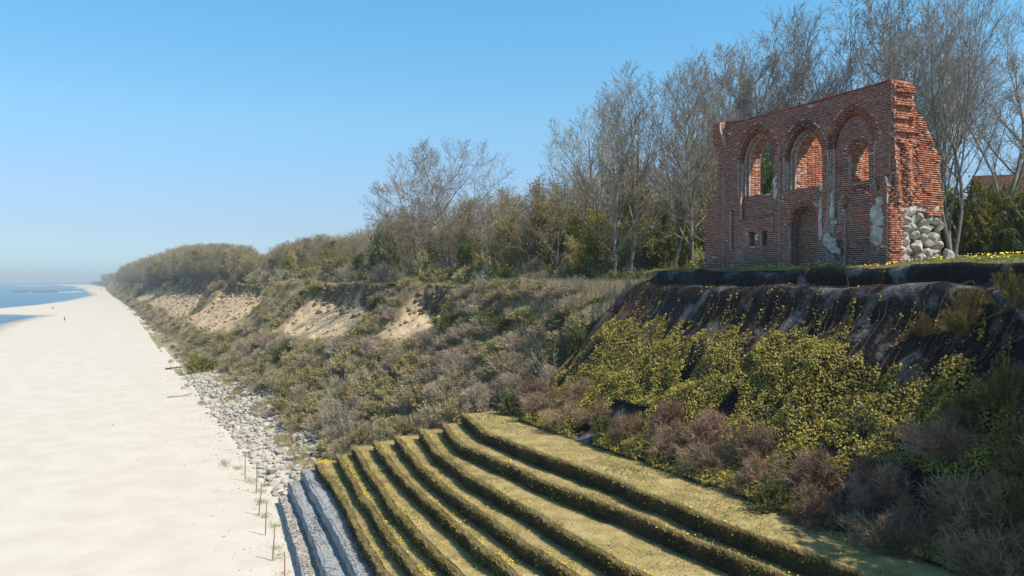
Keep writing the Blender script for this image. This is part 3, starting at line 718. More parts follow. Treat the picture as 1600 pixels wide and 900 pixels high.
xs_ = np.arange(-.1, 13.0, DX)
Dg = [[depth(x+DX/2, (k+.5)*CH) for x in xs_] for k in range(NZ)]
def cq(p): core.add(np.array(p, float), [[0, 1, 2, 3]])
qv = []; 
MB = .011        # mortar lies this far behind the brick faces
for k in range(NZ):
    row = Dg[k]; z0 = k*CH; z1 = z0+CH; zc = z0+CH/2
    i = 0
    while i < len(xs_):
        d = row[i]; j = i
        while j < len(xs_) and row[j] == d: j += 1
        x0 = xs_[i]; x1 = xs_[i]+(j-i)*DX
        if d is not None and d < OPEN:
            y = -(d+MB)
            qv.append([(x0, y, z0), (x0, y, z1), (x1, y, z1), (x1, y, z0)])
            qv.append([(x0, -THK, z0), (x1, -THK, z0), (x1, -THK, z1), (x0, -THK, z1)])
            # bricks of this run, laid in bond
            ph = (0 if k % 2 else .14) + (k*.037) % .05
            x = x0 + ((ph - x0) % .28)-.28
            while x < x1-.02:
                a_ = max(x, x0); b_ = min(x+.28, x1)
                if b_-a_ > .05:
                    xm = (a_+b_)/2
                    if not in_ring(xm, zc):
                        if rr.random() < .28 and b_-a_ > .25:
                            add_brick((a_+xm)/2, -(d+.06)+abs(rr.gauss(0, .006)), zc, xm-a_-.020, .12, .074, tint(xm, zc)); a_ = xm
                        miss = rr.random() < .006+.03*(zc < 2.5)*(float(fbm(xm, zc*1.5, 140)) > .12)
                        if not miss: add_brick((a_+b_)/2, -(d+.06)+abs(rr.gauss(0, .007)), zc+rr.gauss(0, .002), b_-a_-.028, .12, .074, tint(xm, zc), rr.gauss(0, .008))
                x += .28
        i = j
    # vertical faces between neighbours
    for i in range(-1, len(xs_)):
        a_ = row[i] if i >= 0 else None; b_ = row[i+1] if i+1 < len(xs_) else None
        if a_ == b_: continue
        da = None if a_ is None else a_; db = None if b_ is None else b_
        x = xs_[i+1] if i+1 < len(xs_) else xs_[-1]+DX
        ya = THK if (a_ is None or a_ >= OPEN) else a_+MB; yb = THK if (b_ is None or b_ >= OPEN) else b_+MB
        if abs(ya-yb) < 1e-6: continue
        q = [(x, -ya, z0), (x, -ya, z1), (x, -yb, z1), (x, -yb, z0)]
        qv.append(q)
        if a_ is not None and b_ is not None and a_ < OPEN and b_ < OPEN and abs(a_-b_) >= .22:
            y = min(a_, b_)+.12; sgn = 1 if a_ > b_ else -1; ye = max(a_, b_)
            while y < ye-.03:
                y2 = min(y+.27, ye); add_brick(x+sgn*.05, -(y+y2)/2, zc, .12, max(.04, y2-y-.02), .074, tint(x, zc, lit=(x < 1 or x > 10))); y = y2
        # bricks lining a deep reveal
        if (a_ is not None and b_ is not None) and (a_ >= OPEN or b_ >= OPEN):
            dm = min(a_, b_); y = dm+.12; sgn = 1 if a_ >= OPEN else -1      # brick body lies on this side
            while y < THK-.04:
                y2 = min(y+.27, THK)
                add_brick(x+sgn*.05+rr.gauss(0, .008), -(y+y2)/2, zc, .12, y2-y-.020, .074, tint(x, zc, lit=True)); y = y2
# horizontal faces
for i, x in enumerate(xs_):
    for k in range(-1, NZ):
        a_ = Dg[k][i] if k >= 0 else 0.0; b_ = Dg[k+1][i] if k+1 < NZ else None
        if a_ == b_: continue
        ya = THK if (a_ is None or a_ >= OPEN) else a_+MB; yb = THK if (b_ is None or b_ >= OPEN) else b_+MB
        if abs(ya-yb) < 1e-6: continue
        z = (k+1)*CH; qv.append([(x, -ya, z), (x+DX, -ya, z), (x+DX, -yb, z), (x, -yb, z)])
qv = np.array(qv, float); core.add(qv.reshape(-1, 3), np.arange(len(qv)*4).reshape(-1, 4))
# arch rings of radial bricks
for sc, zs, c, hw, z0 in RINGS:
    for sd_ in (-1, 1):
        amax = math.acos(c/(hw+c+.12)); R_ = hw+c+.12; n = int(R_*amax/.088)
        for q in range(n):
            an = (q+.5)/n*amax; x = sc+sd_*(R_*math.cos(an)-c); z = zs+R_*math.sin(an)
            if depth(x, z) is None: continue
            dd = 0 if zs > 5.5 else (.26 if sc < 2.5 else 0)
            add_brick(x, -(dd+.055), z, .24, .13, .062, tint(x, z), an*sd_ if sd_ > 0 else -an)
            if hw > 1.2:
                R2 = hw+c-.085; x2 = sc+sd_*(R2*math.cos(an)-c); z2 = zs+R2*math.sin(an)
                add_brick(x2, -(.14+.05), z2, .20, .13, .060, tint(x2, z2), an*sd_ if sd_ > 0 else -an)
# near end of the wall and its return: ragged toothed courses
def end_top(y):      # y measured inland 0..3.2
    return float(np.interp(y, [0, 1.22, 1.27, 1.6, 2.0, 2.3, 2.7, 3.0, 3.2], [8.45, 8.45, 7.3, 7.0, 6.6, 6.2, 5.5, 5.0, 3.6]))
def end_x(y, z):     # how far the broken face stands back (negative = toward the camera)
    o_ = -.05+.16*float(fbm(y*1.3, z*1.1, 150))+.10*float(fbm(y*4, z*4, 151))
    if y < 1.25 and z > 5.6: o_ += .07*(1 if int(z*3.3) % 2 else -1)
    if y < 1.25 and 2.9 < z < 5.6: o_ += .12*math.sin(y*7+z)
    if y > 1.5: o_ -= .06
    return o_+.02
stub = []
for k in range(NZ):
    zc = (k+.5)*CH
    y = (.06 if k % 2 else 0)-(.27 if zc < 3.7 else 0)
    while y < 3.2:
        w_ = rr.choice([.13, .27, .27])
        ym = y+w_/2
        if zc < end_top(ym):
            ox = end_x(ym, zc)
            rag = rr.gauss(0, .012 if y > 1.5 else .024)
            if zc > 2.75-.35*(ym > 2.2) or ym < .55:
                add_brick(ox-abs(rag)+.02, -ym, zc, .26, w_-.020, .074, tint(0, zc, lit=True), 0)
        y += w_
    # mortar core of the return wall
    for yi in range(0, 32):
        y0 = yi*.1
        if zc < end_top(y0+.05):
            ox = end_x(y0+.05, zc)-.062
            if not (zc < 2.62 and y0 >= .5): stub.append([(ox, -y0, k*CH), (ox, -y0-.1, k*CH), (ox, -y0-.1, k*CH+CH), (ox, -y0, k*CH+CH)])
            if yi >= 12: stub.append([(1.15, -y0-.1, k*CH), (1.15, -y0, k*CH), (1.15, -y0, k*CH+CH), (1.15, -y0-.1, k*CH+CH)])
            if zc+CH >= end_top(y0+.05): stub.append([(ox, -y0, k*CH+CH), (ox, -y0-.1, k*CH+CH), (1.15 if yi >= 12 else .3, -y0-.1, k*CH+CH), (1.15 if yi >= 12 else .3, -y0, k*CH+CH)])
            if y0 > 3.05: stub.append([(ox, -y0-.1, k*CH), (1.15, -y0-.1, k*CH), (1.15, -y0-.1, k*CH+CH), (ox, -y0-.1, k*CH+CH)])
sv_ = np.array(stub, float); core.add(sv_.reshape(-1, 3), np.arange(len(sv_)*4).reshape(-1, 4))
# inner buttresses behind the middle and near windows
for bx, y1, zt_ in ((6.35, 3.1, 7.6), (3.15, 3.0, 7.3)):
    vs = box_v((bx+.03, -y1, -.3), (bx+1.0, -THK+.02, zt_)); core.add(vs, BOXF)
    for k in range(int(zt_/CH)):
        y = THK+(.07 if k % 2 else 0)
        while y < y1:
            if k > 30: add_brick(bx+.045+rr.gauss(0, .01), -(y+.135), (k+.5)*CH, .12, .256, .074, tint(bx, 7, lit=True))
            y += .27
coreme = core.mesh('mortar_core', [M_mortar]); link('mortar_core', coreme, root_r)
# coping bricks on edge along the top
x = 0.05
while x < 11.2:
    add_brick(x+.05, -THK/2, top_z(x)+.02, .085, THK+.04, .10, tint(x, 6), rr.gauss(0, .02)); x += .1
# 300 bricks nearest the camera side stay single, the others are one piece
bevel = []
def brick_mesh():
    h = .5; b_ = .04
    vs = box_v((-h, -h, -h), (h, h, h)); return mesh_np('brick', vs, BOXF, M_bricko)
bm_ = brick_mesh()
score = [(c_[1]*.3 + c_[0] if c_[3]*c_[5] > .0125 or c_[4]*c_[5] > .0125 else 99) for c_ in brick_cells]
order = sorted(range(len(brick_cells)), key=lambda q: score[q] + (0 if brick_cells[q][2] > 2.6 else 50))
single = set(order[:290])
bv = []; bt = []
for q, (cx, cy, cz, sx, sy, sz, tn, ro) in enumerate(brick_cells):
    if q in single:
        o = bpy.data.objects.new('brick', bm_); COL.objects.link(o); o.parent = root_r; o.location = (cx, cy, cz); o.scale = (sx, sy, sz)
        o.rotation_euler = (0, -ro, 0); o.color = (*tn, 1)
    else:
        v = box_v((-sx/2, -sy/2, -sz/2), (sx/2, sy/2, sz/2)); ca, sa = math.cos(ro), math.sin(ro)
        x_ = v[:, 0]*ca - v[:, 2]*sa; z_ = v[:, 0]*sa + v[:, 2]*ca; v[:, 0] = x_; v[:, 2] = z_
        bv.append(v+[cx, cy, cz]); bt.append(np.repeat([tn], 8, 0))
nb = len(bv); bf = (BOXF[None]+(np.arange(nb)*8)[:, None, None]).reshape(-1, 4)
link('brickwork', mesh_np('brickwork', np.concatenate(bv), bf, M_brickv, attrs={'tint': np.concatenate(bt)}), root_r, kind='stuff')
# old plaster clinging in patches: thin raised scabs with ragged rims
def plaster(x0, x1, z0, z1, d, thr, seed, nm='plaster_patch'):
    c = .035; nx_ = int((x1-x0)/c); nz_ = int((z1-z0)/c); q = []
    X = x0+(np.arange(nx_)+.5)*c; Zq = z0+(np.arange(nz_)+.5)*c; XX, ZZ = np.meshgrid(X, Zq, indexing='ij')
    bx = np.minimum((XX-x0)/(x1-x0), (x1-XX)/(x1-x0))*3; bz = np.minimum((ZZ-z0)/(z1-z0), (z1-ZZ)/(z1-z0))*3
    val = fbm(XX*2.2, ZZ*2.2, seed, 5)+np.clip(np.minimum(bx, bz), 0, 1)*.45
    on = val > thr; y = -d+.016+.008*fbm(XX*5, ZZ*5, seed+3)
    for i in range(nx_):
        for k in range(nz_):
            if on[i, k]:
                a_, b_ = X[i]-c/2, X[i]+c/2; e_, f_ = Zq[k]-c/2, Zq[k]+c/2; yy = y[i, k]
                q.append([(a_, yy, e_), (a_, yy, f_), (b_, yy, f_), (b_, yy, e_)])
                for (di, dk, pa, pb) in ((-1, 0, (a_, e_), (a_, f_)), (1, 0, (b_, f_), (b_, e_)), (0, -1, (b_, e_), (a_, e_)), (0, 1, (a_, f_), (b_, f_))):
                    ni, nk = i+di, k+dk
                    if not (0 <= ni < nx_ and 0 <= nk < nz_ and on[ni, nk]):
                        q.append([(pa[0], yy, pa[1]), (pb[0], yy, pb[1]), (pb[0], yy-.04, pb[1]), (pa[0], yy-.04, pa[1])])
    if q:
        q = np.array(q, float); link(nm, mesh_np(nm, q.reshape(-1, 3), np.arange(len(q)*4).reshape(-1, 4), M_plaster), root_r)
plaster(.06, .93, .25, 3.5, -.28, .20, 160)
plaster(2.55, 4.15, .35, 2.35, 0, .33, 165)
plaster(3.25, 3.6, 2.2, 4.3, 0.10, .20, 168)
plaster(3.9, 4.15, 1.0, 4.2, 0, .22, 170)
plaster(6.9, 7.25, 3.3, 5.2, 0, .28, 174)
# boulders built into the foot of the near end
def rock_mesh(seed, name, m, sub=2, amp=.28):
    import bmesh
    b = bmesh.new(); bmesh.ops.create_icosphere(b, subdivisions=sub, radius=.5)
    v = np.array([q.co for q in b.verts]); f = np.array([[q.index for q in p.verts] for p in b.faces]); b.free()
    r_ = np.random.default_rng(seed)
    for _ in range(11):       # cleaved faces
        n_ = r_.normal(size=3); n_ /= np.linalg.norm(n_); d_ = r_.uniform(.27, .43); q = v@n_; v = v-np.clip(q-d_, 0, None)[:, None]*n_
    v = v*(1+.6*amp*fbm(v[:, 0]*3+seed, v[:, 1]*3+v[:, 2]*2, seed))[:, None]
    v /= np.abs(v).max(0)*2
    return mesh_np(name, v, f, m, False)
bms = [rock_mesh(200+q, 'boulder', M_boulder, 3, .22) for q in range(6)]
bl = [(2.7, 2.62, 1.0, .75, .9), (2.95, .35, .6, .85, 1.1), (1.75, .95, .95, .55, 1.2)]
for zr in np.arange(.12, 2.55, .34):
    yy = .55+rr.uniform(0, .2) if zr > .9 else .35
    while yy < 3.1:
        wd_ = rr.uniform(.34, .68)
        if not any(abs(yy+wd_/2-q[0]) < q[2]*.45 and abs(zr-q[1]) < q[3]*.45 for q in bl[:3]): bl.append((yy+wd_/2, zr+rr.uniform(-.08, .08), wd_, rr.uniform(.3, .46), rr.uniform(.6, 1.0)))
        yy += wd_*.92
for (y, z, sy, sz, sx) in bl:
    o = bpy.data.objects.new('boulder', rr.choice(bms)); COL.objects.link(o); o.parent = root_r
    o.location = (.10+rr.uniform(-.10, .05), -y+rr.uniform(-.08, .08), z+rr.uniform(-.06, .06)); k_ = rr.uniform(1.0, 1.2); o.scale = (rr.uniform(.42, .66), sy*k_, sz*rr.uniform(1.0, 1.35)); o.rotation_euler = (rr.uniform(-.6, .6), rr.uniform(-.5, .5), rr.uniform(-.5, .5))
link('rubble_mortar', mesh_np('rubble_mortar', box_v((.20, -3.12, -.4), (1.1, -.45, 2.66)), BOXF, M_sodr), root_r)
for (s_, t_, sz, lab) in [(24.0, 32.5, .42, 'small white boulder leaning at the foot of the rubble end, leftmost of the loose stones'), (23.95, 33.1, .5, 'mossy tan boulder lying between two paler stones at the ruin foot'), (24.0, 34.55, .62, 'tall pale boulder standing at the right foot of the ruin')]:
    o = link('boulder', rr.choice(bms), label=lab, category='boulder', group='loose boulders at the foot of the ruin')
    z_ = float(land(s_, t_)); o.location = [float(q) for q in W(s_, t_, z_+sz*.3)]; o.scale = (sz*.7, sz*.8, sz*1.25); o.rotation_euler = (.2, .25, rr.random()*3)

# ------------------------------------------------------------------ trees
def grow(rng, p, d, L, r, lvl, P, out):
    n = P['seg'][lvl]; pts = [np.array(p)]; d = np.array(d, float); st = L/n
    for i in range(n):
        d = d + rng.normal(size=3)*P['wan'][lvl] + np.array([0, 0, P['up'][lvl]])
        d /= np.linalg.norm(d); pts.append(pts[-1]+d*st)
    pts = np.array(pts); rad = r*np.linspace(1, P['tip'][lvl], n+1)
    if lvl == 0: rad[0] *= 1.35
    out.append((pts, rad, lvl))
    if lvl+1 < len(P['seg']):
        nc = P['nc'][lvl]; nc = int(nc*rng.uniform(.8, 1.2)+.5); f0 = P['f0'][lvl]; az = rng.uniform(0, 6.28)
        for k in range(nc):
            f = f0+(1-f0)*(k+rng.uniform(.1, .9))/nc; u = f*n; j = min(int(u), n-1); q = pts[j]+(pts[j+1]-pts[j])*(u-j)
            dd = pts[j+1]-pts[j]; dd /= np.linalg.norm(dd); az += 2.4+rng.normal()*.5
            a_ = np.cross(dd, [0.3, .8, .52]); a_ /= np.linalg.norm(a_); b_ = np.cross(dd, a_)
            an = P['ang'][lvl]*rng.uniform(.7, 1.3)
            nd = dd*math.cos(an)+(a_*math.cos(az)+b_*math.sin(az))*math.sin(an)
            LL = L*P['rat'][lvl]*(1-P['fall'][lvl]*(f-f0)/(1-f0+1e-6))*rng.uniform(.75, 1.2)
            if 'env' in P:
                cz, ea, ec = P['env']; h0 = P['H0']; o_ = (q-np.array([0, 0, cz*h0]))/np.array([ea*h0, ea*h0, ec*h0]); dn = nd+np.array([0, 0, .22]); dn = dn/np.linalg.norm(dn)/np.array([ea*h0, ea*h0, ec*h0])
                A_ = dn@dn; B_ = o_@dn; C_ = o_@o_-1; disc = B_*B_-A_*C_
                dist = (-B_+math.sqrt(disc))/A_ if disc > 0 else 0.0
                LL = max(h0*.10, dist*rng.uniform(.82, 1.02)) if lvl == 0 and P['fill'] else min(LL, max(.6, dist*rng.uniform(.85, 1.05)))
            rc = min(np.interp(f, np.linspace(0, 1, n+1), rad)*P.get('rr', .62), r*.7)
            grow(rng, q, nd, LL, rc, lvl+1, P, out)
def tree_proto(name, seed, H, P, mb, mt, leaf=None, nleaf=0, lsize=.08, rt=None, minr=.006, trunks=1, lean=.05):
    rng = np.random.default_rng(seed); out = []; PF = P; P = dict(P); P['H0'] = H*P['h']; P['seg'] = P['seg'][:-1]; n_last = len(P['seg'])
    for k in range(trunks):
        a_ = rng.uniform(0, 6.28); d = np.array([math.cos(a_), math.sin(a_), 0])*(lean if trunks == 1 else .22)+np.array([0, 0, 1])
        grow(rng, np.array([0, 0, -.3]) + (0 if trunks == 1 else .15)*np.array([math.cos(a_), math.sin(a_), 0]), d/np.linalg.norm(d), H*(P['h'])*(.82 if 'env' in P else 1)*(1 if k == 0 else rng.uniform(.75, .98)), (rt or H*.0105)*(1 if trunks == 1 else .75), 0, P, out)
    zmax = max(o[0][:, 2].max() for o in out); f = H/zmax
    out = [(p*f, np.maximum(r, minr), l) for p, r, l in out]
    par = np.array([p for p, r, l in out if l == n_last-1]); pr = np.array([r for p, r, l in out if l == n_last-1]); K = PF['nc'][n_last-1]
    nb_, np_ = par.shape[:2]; f_ = np.sort(rng.uniform(PF['f0'][n_last-1], 1, (nb_, K)), 1); u_ = f_*(np_-1); j_ = np.minimum(u_.astype(int), np_-2); bi = np.arange(nb_)[:, None]
    a0 = par[bi, j_]; a1 = par[bi, j_+1]; q0 = a0+(a1-a0)*(u_-j_)[..., None]; dd = a1-a0; LL = np.linalg.norm(par[:, 1]-par[:, 0], axis=1)*(np_-1); dd /= np.linalg.norm(dd, axis=2, keepdims=True)+1e-9
    nd = dd+rng.normal(size=dd.shape)*.48+[0, 0, .10]; nd /= np.linalg.norm(nd, axis=2, keepdims=True); ln = (LL[:, None]*PF['rat'][n_last-1]*rng.uniform(.6, 1.3, (nb_, K)))[..., None]
    q1 = q0+nd*ln*.5; nd2 = nd+rng.normal(size=nd.shape)*.25+[0, 0, .12]; nd2 /= np.linalg.norm(nd2, axis=2, keepdims=True); q2 = q1+nd2*ln*.5
    TA = np.concatenate([q0.reshape(-1, 3), q1.reshape(-1, 3)]); TB = np.concatenate([q1.reshape(-1, 3), q2.reshape(-1, 3)]); TR = np.full(len(TA), minr*.75); TR[len(TA)//2:] *= .8
    J = Joiner()
    v, q = tubes([(p, r) for p, r, l in out if l == 0], 8); J.add(v, q)
    v, q = tubes([(p, r) for p, r, l in out if l == 1], 5); J.add(v, q)
    tm = J.mesh(name+'_trunk', [mb], True)
    J = Joiner()
    v, q = tubes([(p, r) for p, r, l in out if l >= 2], 3); J.add(v, q)
    v, q, t3 = ribbons(rng, TA, TB, TR*2.0); J.add(v, q, t3)
    if leaf:
        ends = TB[rng.integers(0, len(TB), nleaf)]+rng.normal(size=(nleaf, 3))*.16
        v, q = quads_at(rng, ends, lsize, nrm=np.array([0, 0, .8]), aspect=1.5); J.add(v, q, None, 1)
    cm = J.mesh(name+'_crown', [mt, leaf or mt])
    return tm, cm
TALL = dict(env=(.60, .27, .43), fill=True, h=.95, seg=[12, 8, 6, 5, 3], wan=[.05, .10, .13, .16, .2], up=[.03, .085, .08, .07, .06], tip=[.18, .2, .25, .4, .5],
            nc=[19, 11, 8, 6], f0=[.22, .12, .12, .1], ang=[.86, .72, .62, .6], rat=[.52, .44, .45, .5], fall=[.55, .45, .3, .3])
FORK = dict(env=(.58, .30, .45), fill=True, h=.95, seg=[12, 9, 6, 5, 3], wan=[.07, .09, .13, .16, .2], up=[.01, .10, .08, .07, .06], tip=[.22, .15, .25, .4, .5],
            nc=[11, 14, 9, 6], f0=[.12, .2, .12, .1], ang=[.62, .68, .62, .6], rat=[.68, .38, .42, .5], fall=[.5, .4, .3, .3])
ROUND = dict(env=(.66, .43, .42), fill=True, h=.85, seg=[10, 9, 6, 5, 3], wan=[.06, .09, .13, .15, .2], up=[.02, .055, .05, .05, .05], tip=[.22, .15, .25, .4, .5],
             nc=[12, 14, 9, 6], f0=[.28, .2, .12, .1], ang=[.98, .72, .65, .6], rat=[.66, .40, .42, .5], fall=[.45, .3, .3, .3])
WOOD = dict(h=.95, seg=[9, 6, 4, 3], wan=[.07, .12, .16, .2], up=[.03, .08, .07, .05], tip=[.15, .2, .35, .5],
            nc=[15, 8, 7], f0=[.22, .15, .15], ang=[.65, .65, .65], rat=[.40, .45, .5], fall=[.45, .35, .3])
def protos(specs):
    res = []
    for nm, seed, H, P, mb, mt, kw in specs: res.append((H, tree_proto(nm, seed, H, P, mb, mt, **kw)))
    return res
PT = {'tall': protos([('tall', 11+q, 16, TALL, M_bark, M_twig, dict(minr=.009, leaf=M_bud, nleaf=1500, lsize=.07)) for q in range(3)]),
      'fork': protos([('fork', 31+q, 18, FORK, M_bark, M_twig, dict(minr=.009, leaf=M_bud, nleaf=1500, lsize=.07)) for q in range(3)]),
      'multi': protos([('multi', 51, 19, FORK, M_bark, M_twig, dict(minr=.009, trunks=4)), ('multi', 52, 17, FORK, M_bark, M_twig, dict(minr=.010, trunks=3))]),
      'round': protos([('round', 61+q, 16, ROUND, M_bark, M_twig, dict(minr=.012)) for q in range(2)]),
      'wood': protos([('wood', 71+q, 11, WOOD, M_bark2, M_twigb, dict(minr=.013, leaf=M_bud, nleaf=1600, lsize=.10)) for q in range(2)] + [('wood', 75, 11, WOOD, M_bark, M_twigp, dict(minr=.014)), ('wood', 76, 11, WOOD, M_bark, M_twig, dict(minr=.014, leaf=M_bud, nleaf=900, lsize=.10))]),
      'leafy': protos([('leafy', 81, 10, WOOD, M_bark2, M_twigb, dict(minr=.012, leaf=M_green, nleaf=9000, lsize=.15)), ('leafy', 82, 10, WOOD, M_bark2, M_twigb, dict(minr=.012, leaf=M_olive, nleaf=8000, lsize=.14)),
                       ('leafy', 83, 10, WOOD, M_bark2, M_twigb, dict(minr=.012, leaf=M_yel, nleaf=9000, lsize=.13))])}
PROTO_OBJ = {}
def place_tree(kind, idx, s, t, H, rz, label, group, name=None, z=None, sx=1.0, parts=True):
    H0, (tm, cm) = PT[kind][idx]; f = H/H0; zz = float(land(s, t)) if z is None else z
    key = (kind, idx); loc = W(s, t, zz)
    nm = name or 'bare_tree'
    if key not in PROTO_OBJ:
        r = empty(nm, loc, rz); link('trunk', tm, r); link('crown', cm, r); PROTO_OBJ[key] = r
    else:
        r = copy_tree(PROTO_OBJ[key], loc, rz, (1, 1, 1)); r.name = nm
    r.scale = (f*sx, f*sx, f); r['label'] = label; r['category'] = 'tree'; r['group'] = group
    return r
def st_at(x, t):
    r = (x-800)/1250; Y = t/(.8944*r+.4472); return (-.4472*r+.8944)*Y, Y
def solo(kind, idx, x, t, ytop, label, sx=1.0, group='tall bare trees on the cliff top', rz=None, name=None):
    s, Y = st_at(x, t); zz = float(land(s, t)); H = (437-ytop)/1250*Y-zz
    return place_tree(kind, idx, s, t, H, rr.uniform(0, 6.28) if rz is None else rz, label, group, name, sx=sx)
solo('round', 0, 705, 36, 208, 'rounded bare tree above the low wood, right one of two at its left end', 1.15)
_t = solo('round', 1, 655, 37, 236, 'leaning pale bare tree left of the rounded tree, forked low', .95); _t.rotation_euler = (math.radians(3), math.radians(-9), 1.0)
solo('tall', 0, 962, 33, 128, 'slender pale-trunked bare tree in front of the wood, left of the thicker trunk', .95)
solo('fork', 1, 984, 34.5, 100, 'thick-trunked bare tree right beside the slender pale trunk', 1.0)
solo('fork', 2, 1050, 37, 92, 'bare tree midway between the pale trunk pair and the ruin', .9)
solo('tall', 1, 1085, 35.0, 85, 'curved bare tree just left of the ruin, foot near the netted brow', .85)
solo('tall', 2, 925, 42, 150, 'bare tree behind the slender trunk, leftmost crown of the tall row', 1.1)
solo('fork', 1, 1120, 44, 75, 'bare tree rising straight behind the left end of the ruin', 1.0)
solo('multi', 1, 1210, 50, 10, 'tall many-stemmed bare tree behind the far window of the ruin', 1.0)
solo('fork', 0, 1285, 52, 0, 'tall bare tree behind the middle of the ruin wall', 1.0)
solo('tall', 1, 1350, 54, -20, 'tall bare tree behind the near end of the ruin top', 1.1)
solo('multi', 0, 1490, 43, -70, 'big bare tree with several long stems right of the ruin', .9)
solo('fork', 2, 1560, 56, 0, 'bare tree with wide branches behind the hedge near the right edge', 1.1)
solo('tall', 0, 1640, 48, -30, 'bare tree at the right edge, branches reaching in over the red roof', 1.1)
solo('tall', 2, 1420, 62, 15, 'slim bare tree seen past the toothed end of the ruin', 1.0)
solo('tall', 0, 1160, 58, 60, 'bare tree far back between the left end and far window of the ruin', 1.0)
# the wood along the cliff: single trees
trees = []
rt_ = np.random.default_rng(99)
def top_profile(x):      # skyline heights read along the photograph, as metres for a tree standing there
    return np.interp(x, [150, 185, 200, 230, 260, 300, 340, 380, 400, 416, 432, 500, 560, 600, 650, 720, 800, 870, 900, 1000, 1100], [432, 424, 413, 403, 393, 384, 381, 384, 394, 405, 387, 366, 362, 322, 305, 300, 268, 262, 250, 215, 200])
cand = []
tries = 0
while len(cand) < 250 and tries < 20000:
    tries += 1
    s = rt_.uniform(40, 215); t = 35+rt_.exponential(9) if rt_.random() < .85 else rt_.uniform(35, 70)
    if t > 75: continue
    if any((s-a_)**2+(t-b_)**2 < (2.0+.012*s)**2 for a_, b_ in cand): continue
    if s < 50 and t < 38: continue
    cand.append((s, t))
for (s, t) in cand:
    X, Yv, _ = W(s, t); x = 800+1250*X/Yv; Y = Yv
    yt = float(top_profile(x))+rt_.normal()*7
    zz = float(land(s, t)); H = (437-yt)/1250*Y-zz
    H = min(max(H, 4.0), 13.5+1.0*rt_.random()) * rt_.uniform(.78, 1.0)
    leafy = rt_.random() < ((.42 if s < 100 else .25) if t < 46 else .10)
    if leafy:
        k = int(rt_.choice([0, 1, 2, 2])); place_tree('leafy', k, s, t, H*rt_.uniform(.42, .78), rt_.uniform(0, 6.28), ['small tree in fresh green leaf among the bare trees of the wood', 'small tree in olive half-open leaf among the bare trees of the wood', 'small tree in bright yellow-green leaf among the bare trees of the wood'][k], ['fresh green trees of the wood', 'olive trees of the wood', 'yellow-green trees of the wood'][k], 'leafy_tree', sx=1.2)
    else:
        k = int(rt_.choice([0, 1, 2, 3])); place_tree('wood', k, s, t, H, rt_.uniform(0, 6.28), ['slim budding brown tree in the wood on the cliff top'][0] if k < 2 else ['', '', 'slim bare purplish tree in the wood on the cliff top', 'slim pale grey tree in the wood on the cliff top'][k],
                   'brown trees of the wood' if k < 2 else ['', '', 'purplish trees of the wood', 'pale grey trees of the wood'][k], 'bare_tree', sx=1.15)
# the far wood down the coast: a mass
far_protos = []
for kind, idx in (('wood', 0), ('wood', 2), ('wood', 3), ('leafy', 1), ('leafy', 0)):
    tm, cm = PT[kind][idx][1]; o1 = bpy.data.objects.new('p', None)
    me = bpy.data.meshes.new('joined'); 
    # join trunk and crown into one mesh
    def arr(m_):
        v = np.zeros(len(m_.vertices)*3, np.float32); m_.vertices.foreach_get('co', v); li = np.zeros(len(m_.loops), np.int32); m_.loops.foreach_get('vertex_index', li)
        lt = np.zeros(len(m_.polygons), np.int32); m_.polygons.foreach_get('loop_total', lt); mi = np.zeros(len(m_.polygons), np.int32); m_.polygons.foreach_get('material_index', mi); return v.reshape(-1, 3), li, lt, mi
    v1, l1, t1, m1 = arr(tm); v2, l2, t2, m2 = arr(cm)
    me.vertices.add(len(v1)+len(v2)); me.vertices.foreach_set('co', np.concatenate([v1, v2]).ravel())
    li = np.concatenate([l1, l2+len(v1)]); lt = np.concatenate([t1, t2]); me.loops.add(len(li)); me.polygons.add(len(lt)); me.loops.foreach_set('vertex_index', li)
    me.polygons.foreach_set('loop_start', np.concatenate([[0], np.cumsum(lt)[:-1]]).astype(np.int32)); me.polygons.foreach_set('loop_total', lt)
    for m_ in list(tm.materials)+list(cm.materials): me.materials.append(m_)
    me.polygons.foreach_set('material_index', np.concatenate([m1, m2+1]).astype(np.int32)); me.update()
    far_protos.append(bpy.data.objects.new('far_tree_source', me))
pts = []; scs = []; pk = []; rzs = []
def far_trees(n, s0, s1, t0, tw, hlo, hhi, pick_p):
    s = rt_.uniform(s0**.5, s1**.5, n)**2; e = edge(s); t = e+t0+rt_.exponential(tw, n)
    H = rt_.uniform(hlo, hhi, n)*np.interp(s, [205, 222, 250, 420, 520], [.55, .80, 1.05, 1.08, 1])
    z = land(s, t); wp = W(s, t, z); px_ = 800+1250*wp[:, 0]/wp[:, 1]; Hc = ((437-top_profile(px_))/1250*wp[:, 1]-z)*rt_.uniform(.84, 1.03, n)
    H = np.where(s < 1300, np.clip(np.minimum(H*1.35, Hc), 3.0, 26), H)
    pts.append(W(s, t, z)); scs.append(np.stack([H/11*1.35, H/11*1.35, H/11], 1)); pk.append(rt_.choice(5, n, p=pick_p)); rzs.append(rt_.uniform(0, 6.28, n))
far_trees(800, 205, 520, 4, 16, 12, 15.5, [.32, .34, .24, .08, .02])
far_trees(900, 480, 1050, 0, 40, 16, 20, [.32, .34, .3, .04, .0])
far_trees(700, 1450, 2100, 2, 50, 14, 18, [.32, .34, .3, .04, .0])
gn_stuff('far_wood', np.concatenate(pts), np.concatenate(rzs), np.concatenate(scs), far_protos, np.concatenate(pk), 'grey-brown wood on the hump of coast far down the beach', 'wood')
